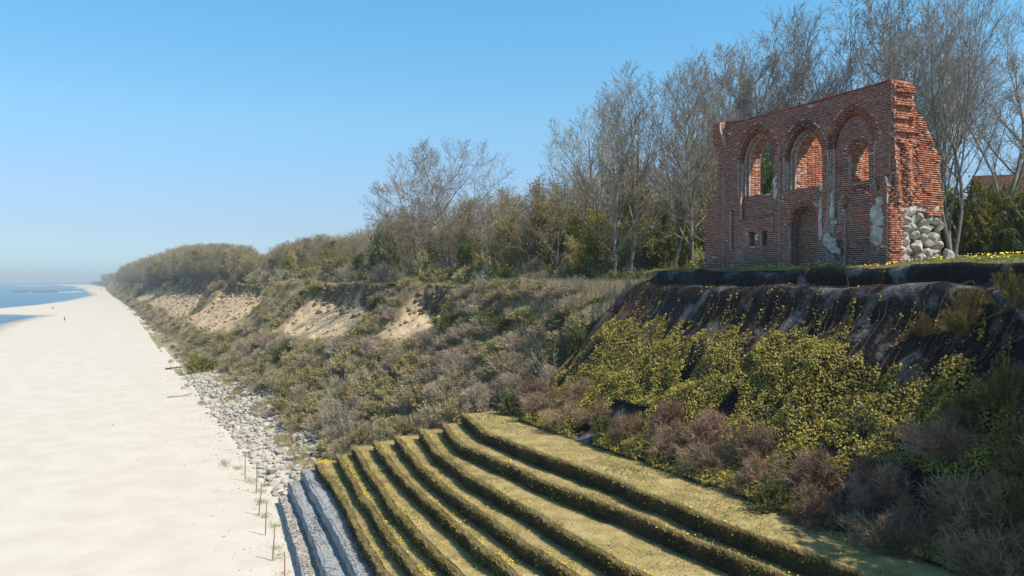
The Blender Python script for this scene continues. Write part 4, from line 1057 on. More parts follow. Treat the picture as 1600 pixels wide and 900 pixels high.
# two trees that stand out in the far wood
def conifer():
    r_ = np.random.default_rng(3); J = Joiner(); v, q = tubes([(np.array([[0, 0, -.3], [0, 0, 4], [0, 0, 10]]), np.array([.2, .14, .03]))], 6); tm = mesh_np('conifer_trunk', v, q, M_bark2)
    A = []; B = []
    for k in range(2600):
        z = 10*(1-r_.random()**.7)*.93+.7; a_ = r_.uniform(0, 6.28); R_ = (10.2-z)*.30*(.6+.6*r_.random())*(1+.3*math.sin(a_*2+z)); f = r_.uniform(.1, .9)
        p = np.array([math.cos(a_)*R_*f, math.sin(a_)*R_*f, z-.1*R_*f]); A.append(p); B.append(p+np.array([math.cos(a_+r_.normal()*.5)*.6, math.sin(a_+r_.normal()*.5)*.6, -.12+r_.normal()*.1]))
    v, q, t3 = ribbons(r_, np.array(A), np.array(B), .28); J = Joiner(); J.add(v, q, t3); return tm, J.mesh('conifer_crown', [M_dark])
tm, cm = conifer()
s, Y = st_at(284, 28.5); s = min(s, 420); r = empty('conifer', W(s, edge(s)+4, land(s, edge(s)+4)), 0, label='dark conifer standing in the far grey wood above the bare cliff', category='tree'); link('trunk', tm, r); link('crown', cm, r)
def px_far(x, dt):
    for s in np.arange(150, 900, 1.0):
        p = W(s, edge(s)+dt); 
        if 800+1250*p[0]/p[1] < x: return s
    return 900
s = px_far(284, 5); r.location = [float(q) for q in W(s, edge(s)+5, land(s, edge(s)+5))]; f = 36/1250*float(W(s, edge(s)+5)[1])/10; r.scale = (f*1.1, f*1.1, f*1.05)
s = px_far(349, 4); t = float(edge(s)+4); Yv = float(W(s, t)[1])
place_tree('leafy', 2, s, t, 35/1250*Yv, 1.0, 'bright yellow-green tree standing alone before the far grey wood', 'lone yellow-green tree', 'leafy_tree')

# ------------------------------------------------------------------ shrubs
def shrub_mesh(name, seed, nst, ntw, nlf, lsize, mt, ml, flat=.8, tw=.012, out=.5, stem_r=.02, outl=.35):
    """a dome of stems, twigs and small leaves about 1 m in radius and 1.6*flat high"""
    r_ = np.random.default_rng(seed); pl = []; ends = []
    for k in range(nst):
        a_ = r_.uniform(0, 6.28); el = r_.uniform(.15, 1.45); n = 6
        R_ = (1+outl*(2*float(vnoise(a_*1.1+seed, el*1.9, seed))-1)); tip = np.array([math.cos(a_)*math.cos(el)*R_, math.sin(a_)*math.cos(el)*R_, math.sin(el)*R_*1.55*flat])
        b0 = np.array([math.cos(a_), math.sin(a_), 0])*r_.uniform(0, .25); q = np.linspace(0, 1, n)[:, None]
        c = b0*(1-q)+tip*q; c[:, 2] = tip[2]*q[:, 0]**.75-.1*(1-q[:, 0]); c += r_.normal(size=(n, 3))*.03*q
        pl.append((c, np.linspace(stem_r, .005, n))); ends.append(c)
    v, f = tubes(pl, 3); J = Joiner(); J.add(v, f)
    E = np.array(ends); k = r_.integers(0, len(E), ntw); u = r_.uniform(.3, .98, ntw)*5; j = np.minimum(u.astype(int), 4)
    A = E[k, j]+(E[k, j+1]-E[k, j])*(u-j)[:, None]; d = E[k, 5]-E[k, 3]; d /= np.linalg.norm(d, axis=1, keepdims=True)
    d = d+r_.normal(size=(ntw, 3))*out+[0, 0, .15]; d /= np.linalg.norm(d, axis=1, keepdims=True); B = A+d*r_.uniform(.12, .38, ntw)[:, None]
    v, q, t3 = ribbons(r_, A, B, tw, .08); J.add(v, q, t3)
    if nlf:
        k = r_.integers(0, ntw, nlf); f = r_.uniform(.2, 1.05, nlf)[:, None]; Pp = A[k]*(1-f)+B[k]*f+r_.normal(size=(nlf, 3))*.02
        v, q = quads_at(r_, Pp, lsize, nrm=np.array([0, 0, .9]), aspect=1.6); J.add(v, q, None, 1)
    return J.mesh(name, [mt, ml or mt])
SH = {
 'broom': [shrub_mesh('shrub', 371+q, 110, 3600, 3000, .035, M_broom, M_broom, tw=.016, out=.28, outl=.7) for q in range(2)],
 'olive': [shrub_mesh('shrub', 301+q, 70, 1500, 3600, .058, M_twigb, M_olive) for q in range(3)],
 'grey': [shrub_mesh('shrub', 311+q, 80, 2000, 2400, .05, M_twigp, M_grey) for q in range(2)],
 'brown': [shrub_mesh('shrub', 321+q, 110, 3400, 0, .05, M_twigp, None, tw=.014, out=.7) for q in range(3)],
 'pale': [shrub_mesh('shrub', 331+q, 40, 900, 250, .05, M_twigpale, M_grey, flat=1.3, stem_r=.026, outl=.5) for q in range(2)],
 'green': [shrub_mesh('shrub', 341+q, 70, 1300, 4200, .068, M_twigb, M_green) for q in range(2)],
 'yellow': [shrub_mesh('shrub', 351, 60, 900, 4600, .06, M_twigb, M_yel)],
 'thicket': [shrub_mesh('shrub', 361+q, 210, 7500, 0, .05, M_thick, None, flat=.75, tw=.013, out=.8, stem_r=.013, outl=.5) for q in range(3)]}
GL = {'olive': ('olive leafing shrub in the dense scrub of the cliff slope', 'olive shrubs on the slope'),
      'grey': ('grey-green half-leafed shrub in the dense scrub of the cliff slope', 'grey-green shrubs on the slope'),
      'brown': ('leafless brownish shrub in the dense scrub of the cliff slope', 'leafless shrubs on the slope'),
      'pale': ('pale dead-looking shrub with bleached stems on the cliff slope', 'bleached shrubs on the slope'),
      'green': ('dark green shrub in the scrub near the cliff top', 'green shrubs on the slope')}
def put_shrub(kind, s, t, rad, hf=1.0, label=None, group=None, z=None, name='shrub'):
    me = SH[kind][rr.randrange(len(SH[kind]))]; o = link(name, me, label=label or GL[kind][0], category='shrub')
    g_ = group or (GL[kind][1] if not label else None)
    if g_: o['group'] = g_
    zz = float(land(s, t)) if z is None else z
    o.location = [float(q) for q in W(s, t, zz-.05)]; o.rotation_euler = (0, 0, rr.uniform(0, 6.28)); o.scale = (rad, rad, rad*hf); return o
rs = np.random.default_rng(1234); got = []; tries = 0
def in_scar(s, t, lo=.25):
    m, d = scar(s); f = foot(s); e = edge(s)+d*.55; m = scar(s, t)[0]; q = (t-f)/(e-f); return (m > .45) & (q > slo(s)+lo-.25) & (t < e+.3)
while len(got) < 262 and tries < 30000:
    tries += 1; s = 42.5+rs.random()**1.25*84; t = rs.uniform(14.4, 29.5)
    if t > edge(s)+.5 or in_scar(s, t, .27): continue
    lim = 14.6 if s < 110 else 11.5
    if t < lim+1.0*fbm(s*.2, 0, 44)*2: continue
    if s < 52-.7*(t-10)-.4 and t < 19.5: continue
    if any((s-a_)**2+(t-b_)**2 < 1.05**2 for a_, b_ in got): continue
    got.append((s, t)); n_ = float(fbm(s*.07, t*.16, 88)); q = (t-14)/13
    kind = rs.choice(['olive', 'grey', 'brown', 'pale', 'green'], p=[.42, .22, .28, .06, .02]) if n_ < .02 else rs.choice(['olive', 'grey', 'brown', 'pale', 'green'], p=[.15, .25, .50, .08, .02])
    if q > .8: kind = rs.choice(['olive', 'green', 'grey', 'pale', 'brown'], p=[.3, .22, .2, .13, .15])
    rad = rs.uniform(.95, 1.65)*(1 if q < .8 else .8)
    put_shrub(str(kind), s, t, rad, rs.uniform(.62, .98) if t < 25 else .55)
for q_, (s_, t_, k_, r_) in enumerate([(52.2, 13.4, 'grey', .8), (51.6, 14.6, 'olive', .8), (49.8, 15.6, 'grey', .9), (47.9, 16.3, 'olive', .9), (46.2, 17.2, 'grey', .95), (44.7, 18.2, 'olive', .95), (44.2, 19.6, 'brown', 1.0)]):
    put_shrub(k_, s_, t_, r_, .95, label='shrub leaning over the far end of the grass steps, %s counting from the beach' % ['first', 'second', 'third', 'fourth', 'fifth', 'sixth', 'last'][q_], z=float(-11.6+.62*(t_-13.2)))
put_shrub('brown', 60.5, 15.3, 1.5, .9, label='lavender-grey leafless bush at the lower edge of the scrub above the stones')
put_shrub('brown', 57.5, 14.9, 1.3, .9, label='lavender-grey leafless bush between the stones and the first grassed terraces')
put_shrub('yellow', 125, 11.6, 2.2, .9, label='yellowish willow bush at the foot of the slope beside the white sand')
# the rest of the scrub, farther down the coast
sp_ = [bpy.data.objects.new('shrub_source', m_) for m_ in (SH['olive'][0], SH['grey'][0], SH['brown'][0], SH['brown'][1], SH['green'][0])]
n = 3600; s = rs.uniform(42**.6, 1250**.6, n)**(1/.6); f_ = foot(s); e_ = edge(s); t = f_+(e_-f_)*rs.uniform(.02, 1.0, n)
ok = ~in_scar(s, t, .30) & ~((s < 128) & (t < 16.2)) & ~((s < 52) & (t < 20)) & ~((s < 260) & (fbm(s*.1, t*.3, 91) < -.12) & (t < 13))
m_, d_ = scar(s); ok &= ~((m_ > .5) & (rs.random(n) < .45))
s, t = s[ok], t[ok]; n = len(s); R_ = rs.uniform(.7, 1.5, n)*np.interp(s, [50, 150, 400, 900], [.8, 1.0, 1.5, 3.2])*np.where(t < foot(s)+3, .6, 1)
gn_stuff('slope_scrub', W(s, t, land(s, t)-.1), rs.uniform(0, 6.28, n), np.stack([R_, R_, R_*rs.uniform(.6, .95, n)], 1), sp_, rs.choice(5, n, p=[.34, .24, .22, .17, .03]), 'low scrub filling the cliff slope down the coast', 'scrub')
# undergrowth along the edge of the wood
n = 900; sp_ = sp_+[bpy.data.objects.new('shrub_source', SH['yellow'][0])]; s = rs.uniform(42**.7, 420**.7, n)**(1/.7); t = edge(s)+5.2+rs.exponential(4.5, n)
R_ = rs.uniform(.9, 2.0, n)*np.interp(s, [50, 200], [.8, 1.35])
gn_stuff('wood_undergrowth', W(s, t, land(s, t)-.1), rs.uniform(0, 6.28, n), np.stack([R_, R_, R_*rs.uniform(.7, 1.3, n)], 1), sp_, np.where((s < 110) & (t > edge(s)+6.5) & (rs.random(n) < .4), 5, rs.choice(5, n, p=[.25, .2, .25, .2, .1])), 'undergrowth of low brush along the edge of the wood', 'undergrowth')
for (x, t, rad, hf, kd, lab) in [(925, 36.5, 2.0, 1.0, 'yellow', 'bright yellow-green bush in front of the wood, left of the slender pale trunk'),
                                 (905, 38.5, 1.6, 1.0, 'yellow', 'smaller yellow bush behind the brightest one before the wood'),
                                 (672, 33.5, 2.0, 1.3, 'olive', 'pale olive bush on the cliff edge below the leaning bare tree'),
                                 (640, 33.5, 2.3, 1.0, 'grey', 'broad grey-green bush on the cliff edge left of the fence'),
                                 (596, 35, 2.8, 1.9, 'green', 'tall dark green bush at the left end of the wood'),
                                 (480, 34, 2.6, 1.0, 'green', 'green bush on the cliff edge below the purplish wood'),
                                 (520, 34, 2.6, 1.3, 'olive', 'olive bush on the cliff edge right of the green one'),
                                 (1090, 39, 2.2, 1.9, 'yellow', 'yellow-green bush close to the left foot of the ruin'),
                                 (1030, 40, 2.4, 1.9, 'yellow', 'yellow-green bush between the thick trunk and the ruin'),
                                 (1105, 43, 2.6, 2.4, 'green', 'green bush behind the left end of the ruin'),
                                 (1065, 47, 3.0, 2.2, 'yellow', 'tall yellow-green bush deep behind the trunks left of the ruin'),
                                 (1000, 43, 2.2, 1.4, 'green', 'green bush behind the thick pale trunk'),
                                 (1190, 44, 2.6, 2.6, 'green', 'green bush seen through the far window of the ruin'),
                                 (880, 44, 2.6, 1.6, 'yellow', 'yellow-green bush inside the wood at its brightest patch'),
                                 (780, 42, 2.6, 1.6, 'olive', 'olive bush inside the wood behind the fence')]:
    s, Y = st_at(x, t); put_shrub(kd, s, t, rad, hf, label=lab, name='bush')
# hedge right of the ruin
for k, (x, t) in enumerate([(1478, 45), (1500, 48), (1522, 46), (1545, 47), (1556, 46), (1612, 47), (1625, 46), (1508, 50), (1556, 50), (1604, 50)]):
    s, Y = st_at(x, t); put_shrub('yellow' if k % 3 else 'green', s, t, 2.0, (1.3, 1.5, 1.25)[k % 3], label='yellow-green bush in the hedge row behind the ruin at the right edge' if k % 3 else 'green bush in the hedge row behind the ruin at the right edge', group='yellow-green hedge bushes right of the ruin' if k % 3 else 'green hedge bushes right of the ruin', name='hedge_bush')
# brown thicket at the foot of the mound
th = [(39.4, 21.4, 1.5), (37.6, 20.9, 1.45), (36.0, 21.9, 1.3), (34.8, 20.7, 1.35), (33.0, 21.3, 1.15), (29.6, 20.9, 1.2), (28.0, 21.9, 1.3), (26.9, 20.8, 1.4), (25.2, 21.6, 1.45), (24.0, 20.6, 1.35), (22.6, 21.6, 1.4), (21.3, 20.5, 1.25), (19.6, 21.2, 1.4), (18.2, 20.0, 1.2), (16.9, 21.3, 1.5), (15.3, 20.0, 1.4), (14.0, 21.4, 1.6), (12.4, 20.1, 1.5), (11, 21.6, 1.7), (9.5, 20.2, 1.5), (13.2, 23.2, 1.5), (16.0, 23.2, 1.4), (10.2, 23.6, 1.6)]
tl = ['first brown thorny bush of the thicket, nearest the scrub at the end of the lawn', 'pinkish-brown thorny bush where the lawn step begins', None]
for k, (s, t, rad) in enumerate(th):
    ords = ['third', 'fourth', 'fifth', 'sixth', 'seventh', 'eighth', 'ninth', 'tenth', 'eleventh', 'twelfth', 'thirteenth', 'fourteenth', 'fifteenth', 'sixteenth', 'seventeenth', 'eighteenth', 'nineteenth', 'twentieth']
    lab = tl[k] if k < 2 else 'leafless brown bush, %s of the thicket row beside the lawn, counting from the scrub' % ords[k-2] if k < 20 else 'leafless brown bush in the second row of the thicket, %s from the right edge' % ['third', 'second', 'nearest'][k-20]
    put_shrub('thicket', s, t, rad*.88, .85, label=lab, group='brown thicket bushes below the vines' if k > 1 else None, z=float(np.interp(t, MT, MZ))-.15, name='bare_bush')
for k, (s, t, lab) in enumerate([(31.3, 20.4, 'small green bush in the gap of the brown thicket, beside the lawn step'), (19.9, 19.6, 'low green bush at the lawn edge before the darkest thicket'), (40.6, 20.2, 'small green bush behind the far end of the lawn step')]):
    put_shrub('green', s, t, .75, 1.1, label=lab, z=float(np.interp(t, MT, MZ))-.1, name='green_bush')
for k, (x, y, rad, lab) in enumerate([(1510, 500, .85, 'olive broom bush growing out of the netted bank, right of the vines'), (1445, 505, .45, 'small brown broom bush on the netting beside the last vine shoots'), (1592, 470, .8, 'olive broom bush high on the bank at the right edge'), (1575, 620, .9, 'olive broom bush halfway down the bank at the right edge'),
                                      (1510, 650, .7, 'dull olive bush below the broom bush right of the vines'), (1605, 720, .9, 'olive bush low at the right edge of the photo'), (1600, 810, .8, 'dark olive bush at the bottom right corner')]):
    r_ = (x-800)/1250; best = None
    for tt in np.arange(20, 30, .1):
        Y = tt/(.8944*r_+.4472); z_ = -(y-437)/1250*Y; e_ = abs(z_-float(np.interp(tt, MT, MZ))-.4)
        if best is None or e_ < best[0]: best = (e_, tt, Y)
    _, tt, Y = best; put_shrub('broom', (-.4472*r_+.8944)*Y, tt, rad, 1.1, label=lab, z=float(np.interp(tt, MT, MZ)), name='broom_bush')

# bushes in the gully at the far end of the mound
for k, (s, t, kd, rad) in enumerate([(41.2, 22.0, 'green', .9), (41.6, 23.6, 'brown', 1.0), (41.4, 25.2, 'green', .9), (42.0, 26.6, 'grey', .9), (41.4, 27.6, 'pale', .7), (43.2, 24.6, 'green', 1.0), (43.6, 22.6, 'brown', 1.1), (43.4, 26.4, 'olive', .9), (41.0, 28.6, 'pale', .6), (42.6, 20.9, 'brown', 1.1)]):
    put_shrub(kd, s, t, rad, 1.0, label='%s bush in the gully beside the netted mound, %s up from the lawn' % ({'green': 'dark green', 'brown': 'leafless brown', 'grey': 'grey-green', 'pale': 'bleached', 'olive': 'olive'}[kd], ['second', 'fourth', 'sixth', 'eighth', 'ninth', 'fifth', 'third', 'seventh', 'last', 'first'][k]), name='bush')
# unseen trees beyond the right edge, added to shade the corner of the thicket
for k, (X_, Y_, h_, kd) in enumerate([(19.6, 18.6, 9.5, 0), (18.0, 14.6, 9.0, 0), (22.5, 22.0, 8.0, 1), (16.8, 12.6, 8.5, 0), (21.5, 16.0, 10.5, 0), (19.0, 21.5, 8.5, 0)]):
    s_ = -.4472*X_+.8944*Y_; t_ = .8944*X_+.4472*Y_
    place_tree('leafy', kd, s_, t_, h_, k*2.1, 'unseen leafy tree added for shade on the bank beyond the right edge', 'unseen shade trees on the bank beyond the right edge', 'leafy_tree', sx=1.4)

# ------------------------------------------------------------------ stones at the foot of the slope
def beach_z(s, t): return float(zbeach(s, t))
srk = [rock_mesh(400+q, 'stone', M_stone, 2, .2) for q in range(8)]
st = []; r3 = np.random.default_rng(77); tries = 0
while len(st) < 3000 and tries < 60000:
    tries += 1; s = r3.uniform(50.5, 132); wd = np.interp(s, [50, 56, 75, 100, 118, 132], [3.2, 6.0, 6.0, 5.2, 3.5, 1.2])
    f_ = float(foot(s)); t = f_-.2+wd*r3.random()+.5*r3.normal()*(r3.random() < .3)
    if s < 52.6 and t < 11.5: continue
    dn = float(fbm(s*.22, t*.4, 95)); 
    if dn < -.14 and r3.random() < .6: continue
    st.append((s, t, r3.gamma(3, .09)+.1))
big = set(sorted(range(len(st)), key=lambda q: -st[q][2]/(st[q][0]))[:290])
jb = Joiner()
arrs = []
for me in srk:
    v = np.zeros(len(me.vertices)*3, np.float32); me.vertices.foreach_get('co', v); f = np.array([list(p.vertices) for p in me.polygons]); arrs.append((v.reshape(-1, 3), f))
for q, (s, t, sz) in enumerate(st):
    sz = min(sz, .95); k = rr.randrange(8); z_ = max(float(land(s, t)), -14.0)+sz*.18; sc_ = (sz*rr.uniform(.9, 1.4), sz*rr.uniform(.7, 1.1), sz*rr.uniform(.5, .75)); e_ = Euler((rr.uniform(-.4, .4), rr.uniform(-.4, .4), rr.uniform(0, 6.28)))
    loc = W(s, t, z_)
    if q in big:
        o = link('stone', srk[k], label='pale grey rock in the heap of stones between white sand and scrub', category='rock', group='rocks heaped at the foot of the slope'); o.location = [float(c_) for c_ in loc]; o.scale = sc_; o.rotation_euler = e_
    else:
        v, f = arrs[k]; Mx = np.array(e_.to_matrix())@np.diag(sc_); jb.add(v@Mx.T+loc, None, f)
link('loose_stones', jb.mesh('loose_stones', [M_stone]), kind='stuff', label='smaller pale stones filling the heap at the foot of the slope', category='stones')
# a few distant boulders on the sand near the foot further on
for (s, t, sz) in [(215, 8.8, 1.0), (238, 9.0, 1.2), (300, 8.5, 1.4), (330, 8.0, 1.2), (360, 7.6, 1.6), (410, 6.5, 1.5), (450, 6.0, 1.8), (470, 5.6, 1.5)]:
    o = link('stone', srk[rr.randrange(8)], label='grey boulder lying far off where the sand meets the low cliff', category='rock', group='far boulders on the sand'); o.location = [float(c_) for c_ in W(s, t, -13.8)]; o.scale = (sz, sz, sz*.6)

# ------------------------------------------------------------------ grass on slope, cliff top, beach
def grass_patch(name, N, sf, tf, h, mats, lab, cat, nb=3, wd=.014, lean=.6, cond=None, pmix=None):
    s = sf(N); t = tf(s, N)
    if cond is not None: k = cond(s, t); s, t = s[k], t[k]
    Pp = W(s, t, land(s, t)-.02); J = Joiner(); n_ = fbm(s*.15, t*.25, 97)+rs.normal(size=len(s))*.1
    cuts = [n_ < -.03, (n_ >= -.03) & (n_ < .09), n_ >= .09]
    wv = wd*np.interp(np.median(s), [60, 200], [1, 1])
    for i_, c_ in enumerate(cuts):
        if c_.any():
            v, f = blade_tufts(rs, Pp[c_], h, wv, lean, nb); J.add(v, None, f, min(i_, len(mats)-1))
    link(name, J.mesh(name, mats), kind='stuff', label=lab, category=cat)
grass_patch('cliff_top_grass', 42000, lambda N: rs.uniform(41.5**.5, 330**.5, N)**2, lambda s, N: edge(s)+scar(s)[1]*.55-.5+rs.uniform(0, 1, N)**1.3*8, .30, [M_grasst, M_grassg, M_grassl], 'tussocky green and straw grass along the cliff top', 'grass', wd=.022, lean=.7)
grass_patch('slope_grass', 115000, lambda N: rs.uniform(42.5**.6, 330**.6, N)**(1/.6), lambda s, N: foot(s)+2.5+(edge(s)-foot(s)-2)*rs.random(N), .62, [M_grasst, M_grassd, M_grasst], 'dry grass between the shrubs of the cliff slope', 'grass', wd=.022,
            cond=lambda s, t: ~in_scar(s, t, .3) & ~((s < 54) & (t < 20)) & ((t > 14.8) | (fbm(s*.22, t*.4, 95) < -.02) | (s > 125)))
grass_patch('tall_straw_grass', 9000, lambda N: rs.uniform(40.5, 58, N), lambda s, N: rs.uniform(26.5, 31, N), .75, [M_grasst, M_grasst, M_grassd], 'tall straw-coloured grass beside the netted mound under the bare trees', 'grass', wd=.016, lean=.35)
# meadow strip round the ruin with dandelions
N = 26000; s = rs.uniform(2, 41, N); t = 29.9+rs.uniform(0, 1, N)**1.5*16; k = ~((s > 24.2) & (s < 37.5) & (t > 31.35) & (t < 32.7)); s, t = s[k], t[k]
v, f = blade_tufts(rs, W(s, t, land(s, t)-.02), .09, .016, .7, 3); J = Joiner(); J.add(v, None, f, 0)
N = 15000; s = rs.uniform(2, 41, N); t = 29.75+rs.uniform(0, 1, N)*.8; v, f = blade_tufts(rs, W(s, t, np.interp(t, MT, MZ)+.06), .10, .014, .8, 3, dirv=np.array([-V[0]*.4, -V[1]*.4, 0])); J.add(v, None, f, 1)
link('meadow_grass', J.mesh('meadow_grass', [M_grassg, M_grassd]), kind='stuff', label='short grass on the brow around the foot of the ruin', category='grass')
N = 380; s = rs.uniform(8, 24.0, N); t = 31.5+rs.random(N)*8; keep = fbm(s*.5, t*.5, 98) > -.12; s, t = s[keep], t[keep]
s2 = rs.uniform(24, 33, 160); t2 = rs.uniform(29.9, 31.1, 160); s = np.concatenate([s, s2]); t = np.concatenate([t, t2])
v, f = quads_at(rs, W(s, t, land(s, t)+.13), .09, nrm=np.array([0, -.8, 1.2]), aspect=1, spread=.4)
link('dandelions', mesh_np('dandelions', v, f, M_flower), kind='stuff', label='yellow dandelions in the grass right of the ruin', category='flowers')
# marram grass on the sand
J = Joiner()
for (s0, t0, ln, dn) in [(64, 7.6, 2.6, 160), (62, 8.3, 1.2, 120), (57.6, 8.6, 1.6, 120), (54.5, 8.7, 1.0, 80), (52.0, 8.3, 1.3, 130), (48.8, 8.0, 1.0, 90), (46.5, 8.2, 1.4, 90), (42.6, 7.6, .8, 60), (41.2, 7.5, 1.0, 60), (38.6, 7.2, .7, 40), (56, 9.3, .8, 120), (53.3, 9.9, .8, 160), (66, 9.6, 1.2, 120), (70, 10.5, 1.6, 200), (59, 11.6, 1.8, 240), (85, 9.8, 2.5, 250), (96, 8.9, 2.6, 300)]:
    s = s0+rs.normal(size=dn)*ln*.35; t = t0+rs.normal(size=dn)*.22; v, f = blade_tufts(rs, W(s, t, np.maximum(land(s, t), -14.0)-.02), .20, .010, 1.1, 3); J.add(v, None, f, 0 if dn > 100 else 1)
for k in range(3200):
    pass
N = 9000; s = rs.uniform(120, 460, N); t = foot(s)-1.2+rs.exponential(1.6, N); kk = fbm(s*.09, t*.35, 96) > .02; s, t = s[kk], t[kk]
v, f = blade_tufts(rs, W(s, t, np.maximum(land(s, t), -14.0)-.02), .55, .04, .9, 3); J.add(v, None, f, 1)
link('beach_grass', J.mesh('beach_grass', [M_grasst, M_grey]), kind='stuff', label='thin tufts of marram grass on the sand beside the stakes and slope foot', category='grass')

# ------------------------------------------------------------------ stakes on the sand
def stake(x, y, yt, dx, lab, dist_s=None, m=M_wood):
    s, t = bp(x, y, -14.0); X, Y, _ = W(s, t); h = (y-yt)/1250*Y
    r_ = empty('stake', W(s, t, -14.02), 0, label=lab, category='stake', group='thin wooden stakes in the sand')
    lean = dx/1250*Y
    pts_ = np.array([[0, 0, -.25], [lean*.3, 0, h*.3], [lean*.7+.01, .01, h*.7], [lean, 0, h]])
    v, q = tubes([(pts_, np.array([.034, .032, .030, .027]))], 6); n_ = len(v); v = np.concatenate([v, [pts_[-1]+[0, 0, .01]]])
    t3 = [[n_-6+k, n_-6+(k+1) % 6, n_] for k in range(6)]
    J = Joiner(); J.add(v, q, t3); link('shaft', J.mesh('shaft', [m]), r_)
stake(381.5, 753, 707, 0, 'farthest thin stake in the sand, beside the marram grass')
stake(399, 772, 724, 1, 'second farthest thin stake, before the foot of the stones')
stake(402.5, 807, 755, 5, 'third thin stake from the far end, leaning, grass at its top')
stake(413, 838, 783, 2, 'thin stake level with the middle of the bare grey steps')
stake(424, 878, 821, 4, 'leaning thin stake, second nearest, left of the lowest step')
stake(443, 914, 863, 0, 'nearest stake, reddish and cut off by the bottom of the photo', m=mat('reddish_wood', (.30, .17, .10), (.42, .25, .15), 4))

# ------------------------------------------------------------------ clods on the bare landslips, wrack on the sand
M_clod = mat('soil_clod', (.32, .235, .14), (.54, .42, .27), 2.0); M_sod = mat('slumped_sod', (.10, .078, .05), (.21, .165, .085), 2.0)
def lumps(name, s, t, size, m, lab, cat, base=-14.0, fl=.6):
    k = len(s); v0, f0 = arrs[0]; v0 = v0[:, :]; J = Joiner(); Z = np.maximum(land(s, t), base); P_ = W(s, t, Z)
    step_v, step_f = box_v((-.5, -.45, -.4), (.5, .5, .4))*[1, .8, .7], BOXF
    VV = []; 
    for i_ in range(k):
        e_ = np.array(Euler((rs.uniform(-.6, .6), rs.uniform(-.6, .6), rs.uniform(0, 6.28))).to_matrix()); sc_ = size[i_]*rs.uniform(.6, 1.3, 3)*[1, 1, fl]
        q_ = step_v*rs.uniform(.75, 1.2, (8, 1)); VV.append((q_*sc_)@e_.T+P_[i_])
    link(name, mesh_np(name, np.concatenate(VV), (BOXF[None]+(np.arange(k)*8)[:, None, None]).reshape(-1, 4), m, True), kind='stuff', label=lab, category=cat)
N = 16000; s = rs.uniform(55**.5, 400**.5, N)**2; m_, d_ = scar(s); e_ = edge(s)+d_*.55; t = foot(s)+(e_-foot(s))*rs.uniform(.2, 1, N); ok = in_scar(s, t, .2) & (fbm(s*.4, t*.6, 120) > -.05); s, t = s[ok][:4200], t[ok][:4200]
lumps('soil_clods', s, t, rs.gamma(2, .09, len(s))*np.interp(s, [60, 200], [1, 2.2]), M_clod, 'crumbled sandy clods lying on the bare landslips', 'clods')
N = 9000; s = rs.uniform(55**.5, 400**.5, N)**2; m_, d_ = scar(s); e_ = edge(s)+d_*.55+m_*fbm(s*.22, 2.2, 57)*3.2; t = e_-rs.exponential(1.1, N)+.15; ok = (m_ > .5) & (fbm(s*.5, .2, 121) > -.1); s, t = s[ok][:1500], t[ok][:1500]
lumps('slumped_sods', s, t, rs.gamma(3, .10, len(s))*np.interp(s, [60, 200], [1, 1.8]), M_sod, 'dark slumped sods hanging below the turf edge of the landslips', 'sods', fl=.9)
N = 700; s = rs.uniform(36, 140, N); t = foot(s)-.6-rs.exponential(1.6, N)*(.4+1.2*rs.random(N)); ok = t > -2; s, t = s[ok], t[ok]
lumps('wrack', s, t, rs.gamma(2, .028, len(s))+.02, M_clod, 'scattered pebbles and bits of wrack on the sand', 'wrack')
# ------------------------------------------------------------------ driftwood
def driftwood(x, y, segs, lab, m=M_wood):
    s, t = bp(x, y, -14.0); o = None; J = Joiner()
    for a_, b_, r1, r2 in segs:
        q = np.linspace(0, 1, 5)[:, None]; c = np.array(a_)*(1-q)+np.array(b_)*q+rs.normal(size=(5, 3))*.05; v, f = tubes([(c, np.linspace(r1, r2, 5))], 6); J.add(v*.6, f)
    o = link('driftwood', J.mesh('driftwood', [m], True), label=lab, category='driftwood'); o.location = [float(c_) for c_ in W(s, t, -13.95)]; return o
driftwood(262, 578, [((-.9, 0, .05), (2.6, 1.6, .5), .28, .14), ((.6, .3, .2), (1.6, 2.0, .6), .14, .05), ((2.0, 1.2, .4), (3.4, 1.2, .35), .12, .04)], 'dark driftwood trunk on the sand at the far end of the stones', M_darkwood)
driftwood(287, 608, [((-.8, 0, .1), (1.2, -.4, .5), .12, .06), ((.2, 0, .3), (1.4, .9, 1.0), .09, .03), ((.5, 0, .3), (-.4, .9, .9), .07, .03)], 'branching pale driftwood on the edge of the stone heap')
driftwood(268, 622, [((-1.0, -.2, .05), (3.2, 1.6, .35), .12, .05), ((1.8, .9, .2), (3.0, .6, .6), .07, .03), ((2.4, 1.2, .3), (3.2, 2.2, .8), .06, .02)], 'long thin pale branch lying on the sand toward the stones')

